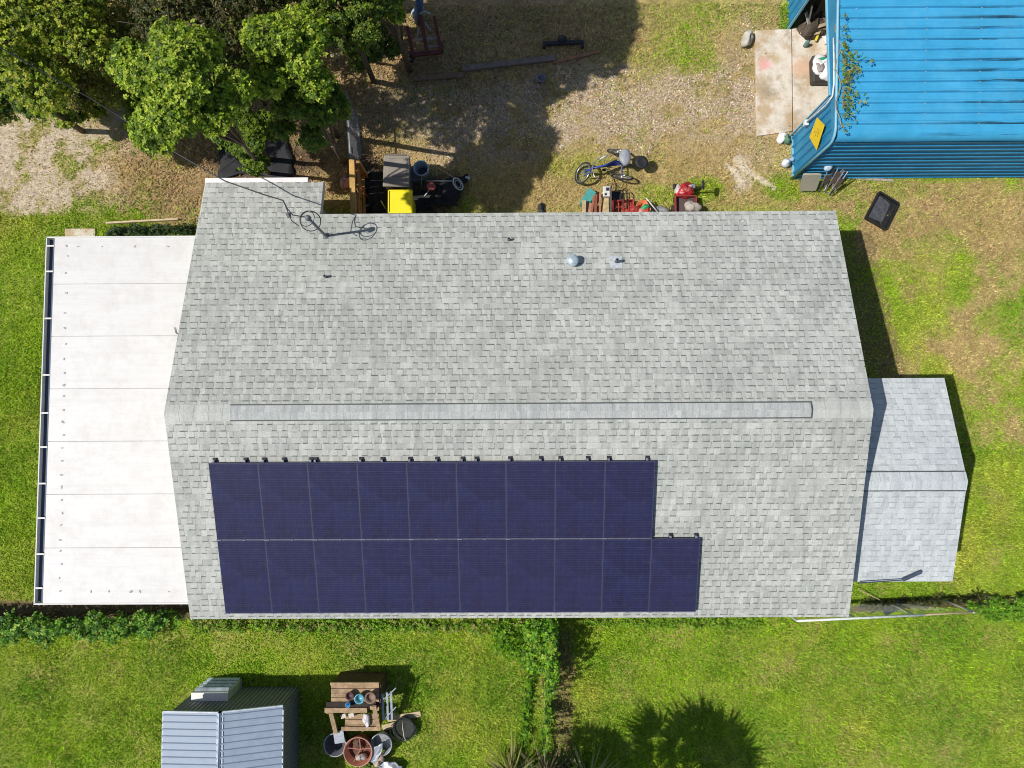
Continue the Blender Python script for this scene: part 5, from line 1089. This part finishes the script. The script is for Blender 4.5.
rc = MB().bar((-.025, yN, zR + .012), (-.025, yS, zR + .012), .05, .025).bar((.075, yN, zR - .0), (.075, yS, zR - .0), .03, .02); rc.build('ridge_flashing', M('ridge_pale', (.42, .50, .62), .4), sh)
rc = MB().bar((.028, yN + .0, zR + .008), (.028, yS, zR + .008), .035, .02); rc.build('ridge_gap', M('gutter_dark', (.045, .075, .125)), sh)
MB().bar((xW, yN - .0, zW - .02), (xW, yS, zW - .02), .03, .05).bar((xE, yN, zE - .02), (xE, yS, zE - .02), .03, .05).bar((xW, yN + .012, zW - .01), (-.03, yN + .012, zR - .01), .03, .05).bar((.06, yN + .022, zR - .01), (xE, yN + .05, zE - .01), .03, .05).build('edge_trim', M('trim_pale', (.52, .57, .63), .5), sh)
wsm = M('shed_wall', (.20, .22, .24), .6, .1); yw_ = yN - .07
MB().ribbed((xW + .08, yw_, -.05), (0, 0, 1.54), (xE - xW - .2, 0, 0), .10, -.022).build('wall', wsm, sh)
MB().ribbed((xE - .10, yw_, -.05), (0, 0, 1.56), (0, yS - yw_, 0), .10, .015).build('wall', wsm, sh); MB().ribbed((xW + .08, yw_, -.05), (0, 0, 1.74), (0, yS - yw_, 0), .10, -.015).build('wall', wsm, sh)
ca_, cb_ = at(191, 703, .92), at(228, 692, .92); ac = thing('air_conditioner', 'white topped grey louvred air conditioner standing against the shed wall', 'air conditioner', ((ca_[0] + cb_[0]) / 2, (ca_[1] + cb_[1]) / 2, 0)); aw, ad = cb_[0] - ca_[0], cb_[1] - ca_[1]
MB().box((0, 0, .45), (aw - .02, ad - .02, .90)).build('case', M('ac_case', (.55, .60, .59), .5, .1), ac, bevel=.012); MB().box((0, .012, .912), (aw, ad - .05, .018)).build('top', M('ac_top', (.80, .77, .72), .5, .05), ac, bevel=.004)
for i in range(4): MB().box((0, ad / 2 + .01, .12 + i * .22), (aw * .92, .05, .07), (.5, 0, 0)).build('louvre', M('louvre', (.55, .62, .70), .5), ac)

# ------------------------------------------------------------------ potting bench and tubs
bw = M('bench_wood', (.37, .255, .15), .85, .4, 9, dirt=.7, dirtcol=(.22, .14, .08)); dk = M('bench_dark', (.10, .055, .035), .85, .3, 7)
bc = at(354, 697, .85); be = thing('potting_bench', 'two tier wooden potting bench cluttered with pots', 'bench', (bc[0], bc[1], 0))
def Bq(u, v_, z): p = at(u, v_, z); return Vector((p[0] - bc[0], p[1] - bc[1], z))
def plate(nm, u0, v0, u1, v1, z, th, mt, par=be, bev=.004): a_, b_ = Bq(u0, v1, z), Bq(u1, v0, z); return MB().box(((a_.x + b_.x) / 2, (a_.y + b_.y) / 2, z - th / 2), (b_.x - a_.x, b_.y - a_.y, th)).build(nm, mt, par, bevel=bev)
for i in range(4): plate('top_board', 331, 684 + i * 4.6, 379, 684 + i * 4.6 + 4.3, .85, .03, bw)
plate('back_rail', 330, 682.5, 379, 685.5, .93, .05, bw)
plate('planter_trough', 326, 702, 376, 709, .88, .10, M('trough_black', (.03, .022, .018), .9, .4, 20)); plate('front_rail', 324.5, 708, 367, 713, .92, .05, bw)
for i in range(3): plate('shelf_board', 345 + 0, 714 + i * 5.6, 379, 714 + i * 5.6 + 5.2, .55, .03, bw)
a_, b_ = Bq(331, 686, .85), Bq(379, 686, .85); MB().box(((a_.x + b_.x) / 2 + .02, a_.y + .03, .42), (b_.x - a_.x, .03, .80)).build('back_panel', dk, be)
MB().box((b_.x + .02, b_.y - .25, .42), (.03, .55, .80)).build('side_panel', dk, be)
for u, v_, z in ((328, 712, .9), (372, 708, .95), (377, 709, .9)): p = Bq(u, v_, z); MB().box((p.x, p.y, z / 2), (.085, .085, z)).build('leg', bw, be)
p, q = Bq(331, 713, .9), Bq(336, 733, .55); MB().bar(p, q, .10, .05).build('arm', bw, be); p, q = Bq(374, 706, .95), Bq(379, 730, .55); MB().bar(p, q, .10, .04).build('arm', bw, be)
plate('shelf_rail', 341, 727, 380, 731, .60, .05, bw)
for u in (346, 378): p = Bq(u, 728, .6); MB().box((p.x, p.y, .29), (.07, .07, .56)).build('leg', bw, be)
def pot(label, uv, z, r, h, mt, name='flower_pot', fill=(.05, .04, .03)):
    c_ = at(*uv, z); o_ = thing(name, label, 'pot', c_, 0, 'pots on the bench'); MB().lathe([(r * .68, 0), (r, h * .85), (r * 1.12, h * .86), (r * 1.12, h), (r * .88, h), (r * .8, h * .6), (.001, h * .58)], (0, 0, 0), 20).build('shell', mt, o_, True); return o_
pot('teal glazed pot on the potting bench', (361, 696, ), .86, .105, .2, M('teal_glaze', (.10, .33, .42), .3)); pot('brown pot right of the teal pot on the bench', (372, 695), .86, .12, .2, M('brown_pot', (.22, .14, .10), .6)); pot('dark maroon pot left of the teal pot on the bench', (351, 694), .86, .09, .14, M('maroon_pot', (.09, .035, .04), .6))
solo('cup', MB().lathe([(.05, 0), (.06, .14), (.052, .14), (.045, .02), (.001, .02)], (0, 0, 0), 14), M('cup_blue', (.10, .33, .60), .4), 'small bright blue cup on the dark trough of the bench', 'cup', at(349, 703, .88), smooth=True)
solo('rag', MB().lump((0, 0, .05), (.09, .15, .07), 6, .25, 16), M('rag_white', (.68, .67, .70), .8), 'white bundled cloth on the lower bench shelf', 'rag', at(367, 719, .55), .2, smooth=True)
for i, (u, v_, lab) in enumerate(((342, 715, 'left small white carton on the lower bench shelf'), (350, 714, 'right small white carton on the lower bench shelf'))): solo('carton', MB().box((0, 0, .04), (.13, .10, .08)), M('carton_white', (.66, .58, .48), .8), lab, 'carton', at(u + 2, v_, .55), .3, bevel=.006)
mc = thing('metal_chair', 'grey slatted metal chair folded beside the potting bench', 'chair', at(390, 708)); mcc = at(390, 708)
for u in (382.5, 387, 391): a_, b_ = Vector(at(u, 694 + (u - 382) * -.3, .8)), Vector(at(u + 1, 720, .5)); o_ = Vector((mcc[0], mcc[1], 0)); MB().bar(a_ - o_, b_ - o_, .05, .018).build('slat', M('slat_grey', (.34, .38, .43), .5), mc)
for s in ((383, 700, .7, 396, 688, .9), (384, 720, .5, 396, 707, .7)): MB().tube([Vector(at(*s[:3])) - o_, Vector(at(*s[3:])) - o_], .014, 6).build('frame_bar', MATS['slat_grey'], mc)
for s in ((384, 718, .5), (392, 718, .5), (384, 696, .75), (392, 694, .75)): p = Vector(at(*s)) - o_; MB().tube([p, (p.x, p.y, 0)], .012, 6).build('leg', MATS['slat_grey'], mc)
def tub(name, label, uv, z, r, h, mt, rimm=None, cat='tub', fill=None, tilt=(0, 0, 1)):
    c_ = at(*uv, z); o_ = thing(name, label, cat, (c_[0], c_[1], 0)); MB().lathe([(r * .78, 0), (r, h), (r * .94, h), (r * .74, h * .25), (.001, h * .25)], (0, 0, 0), 26, tilt).build('shell', mt, o_, True)
    MB().ring((0, 0, h), r, .016, tilt, 28).build('rim', rimm or mt, o_, True)
    if fill: MB().lathe([(r * .80, h * .5), (r * .8, h * .52), (.001, h * .56)], (0, 0, 0), 20).build('soil', fill, o_)
    return o_
tub('plastic_tub', 'large grey round tub in the shed shadow left of the red barrel', (335, 745), .4, .27, .4, M('tub_grey', (.085, .085, .10), .6), M('tub_rim', (.34, .35, .38), .5))
solo('cardboard_sheet', MB().box((0, 0, 0), (.24, .34, .012), (.3, .1, 0)), M('paper_blue', (.44, .48, .54), .7), 'pale grey rectangular sheet propped above the grey tub', 'sheet', at(339, 737, .48), .1)
rb = tub('half_barrel', 'rust red half barrel planter with a spoked rack inside', (358, 752), .45, .34, .45, M('rust_red', (.26, .08, .045), .75, .3), M('rust_rim', (.46, .24, .17), .7), 'barrel', M('rust_soil', (.16, .07, .045), .9, .5, 18))
m = MB()
for a_ in (.2, 1.5, 2.9, 4.3): m.bar((0.04, .03, .36), (.28 * math.cos(a_), .28 * math.sin(a_), .38), .022, .015)
m.build('spokes', M('spoke_red', (.34, .15, .10), .8), rb); MB().lump((.06, -.16, .34), (.12, .10, .09), 8, .3).build('debris', M('debris_grey', (.40, .36, .33), .8, .4, 22), rb, True); MB().lump((-.02, .14, .30), (.16, .10, .07), 3, .3).build('debris', dk, rb, True)
wt_ = tub('wash_tub', 'galvanised wash tub with weeds right of the red barrel', (381, 745), .35, .26, .34, M('galv_tub', (.30, .32, .35), .45, .2, metal=.4), None, 'tub', M('galv_dirt', (.25, .26, .27), .7, .4, 15))
sheet('metal_sheet', 'grey bent metal sheet leaning on the wash tub', [(372, 752), (383, 757), (385, 738), (374, 738)], .36, M('sheet_metal', (.36, .39, .44), .45, .15, metal=.3), 'sheet', .04)
sheet('metal_sheet', 'grey metal sheet at the bottom edge under the wash tub', [(376, 776), (402, 776), (404, 762), (382, 758)], .15, MATS['sheet_metal'], 'sheet', .10, seed=9)
solo('broken_pot', MB().lump((0, 0, .1), (.13, .15, .10), 11, .3, 14), M('pot_tan', (.50, .36, .27), .8), 'broken tan pot between the wash tub and the bottom edge', 'pot', at(380, 757, .2), smooth=True)
shrub('weed_clump', 'pale green weeds growing around the red barrel and wash tub', [(*at(384, 744)[:2], .55, .10), (*at(371, 764)[:2], .25, .16), (*at(379, 762)[:2], .3, .12), (*at(362, 770)[:2], .2, .12)], 2500, .06, [(.22, .30, .06), (.36, .40, .16), (.14, .22, .04)], 61, 'weeds')
wb_ = at(403, 731, .35); bs_ = thing('wire_basket', 'round black wire basket with a pale handle right of the bench', 'basket', (wb_[0], wb_[1], 0)); bkx = M('basket_black', (.02, .02, .024))
m = MB()
for h_, r in ((.05, .24), (.18, .28), (.33, .32)): m.ring((0, 0, h_), r, .008, (0, 0, 1), 24, 5, .8)
for i in range(28): a_ = i * 6.283 / 28; m.tube([(.22 * math.cos(a_), .18 * math.sin(a_), .03), (.32 * math.cos(a_), .256 * math.sin(a_), .33)], .005, 4)
m.build('wire', bkx, bs_); MB().lathe([(.22, .02), (.28, .22), (.27, .22), (.001, .05)], (0, 0, 0), 20).build('liner', M('liner_black', (.03, .035, .03), .9, .5, 20), bs_, True)
MB().tube([(-.02, .25, .33), (.02, .12, .50), (.05, -.08, .5), (.08, -.24, .33)], .012, 6).build('handle', M('handle_pale', (.52, .48, .38), .6), bs_, True)
for i, (a_, b_, lab) in enumerate((((388, 718), (421, 713), 'upper tan plank on the grass right of the bench'), ((383, 727), (398, 723), 'short tan plank nearest the wire basket'))):
    A, B = Vector(at(*a_)), Vector(at(*b_)); solo('plank', MB().bar((0, 0, .05), (B.x - A.x, B.y - A.y, .05), .14, .04), M('plank_pale', (.52, .43, .26), .85, .25), lab, 'plank', tuple(A), bevel=.004)
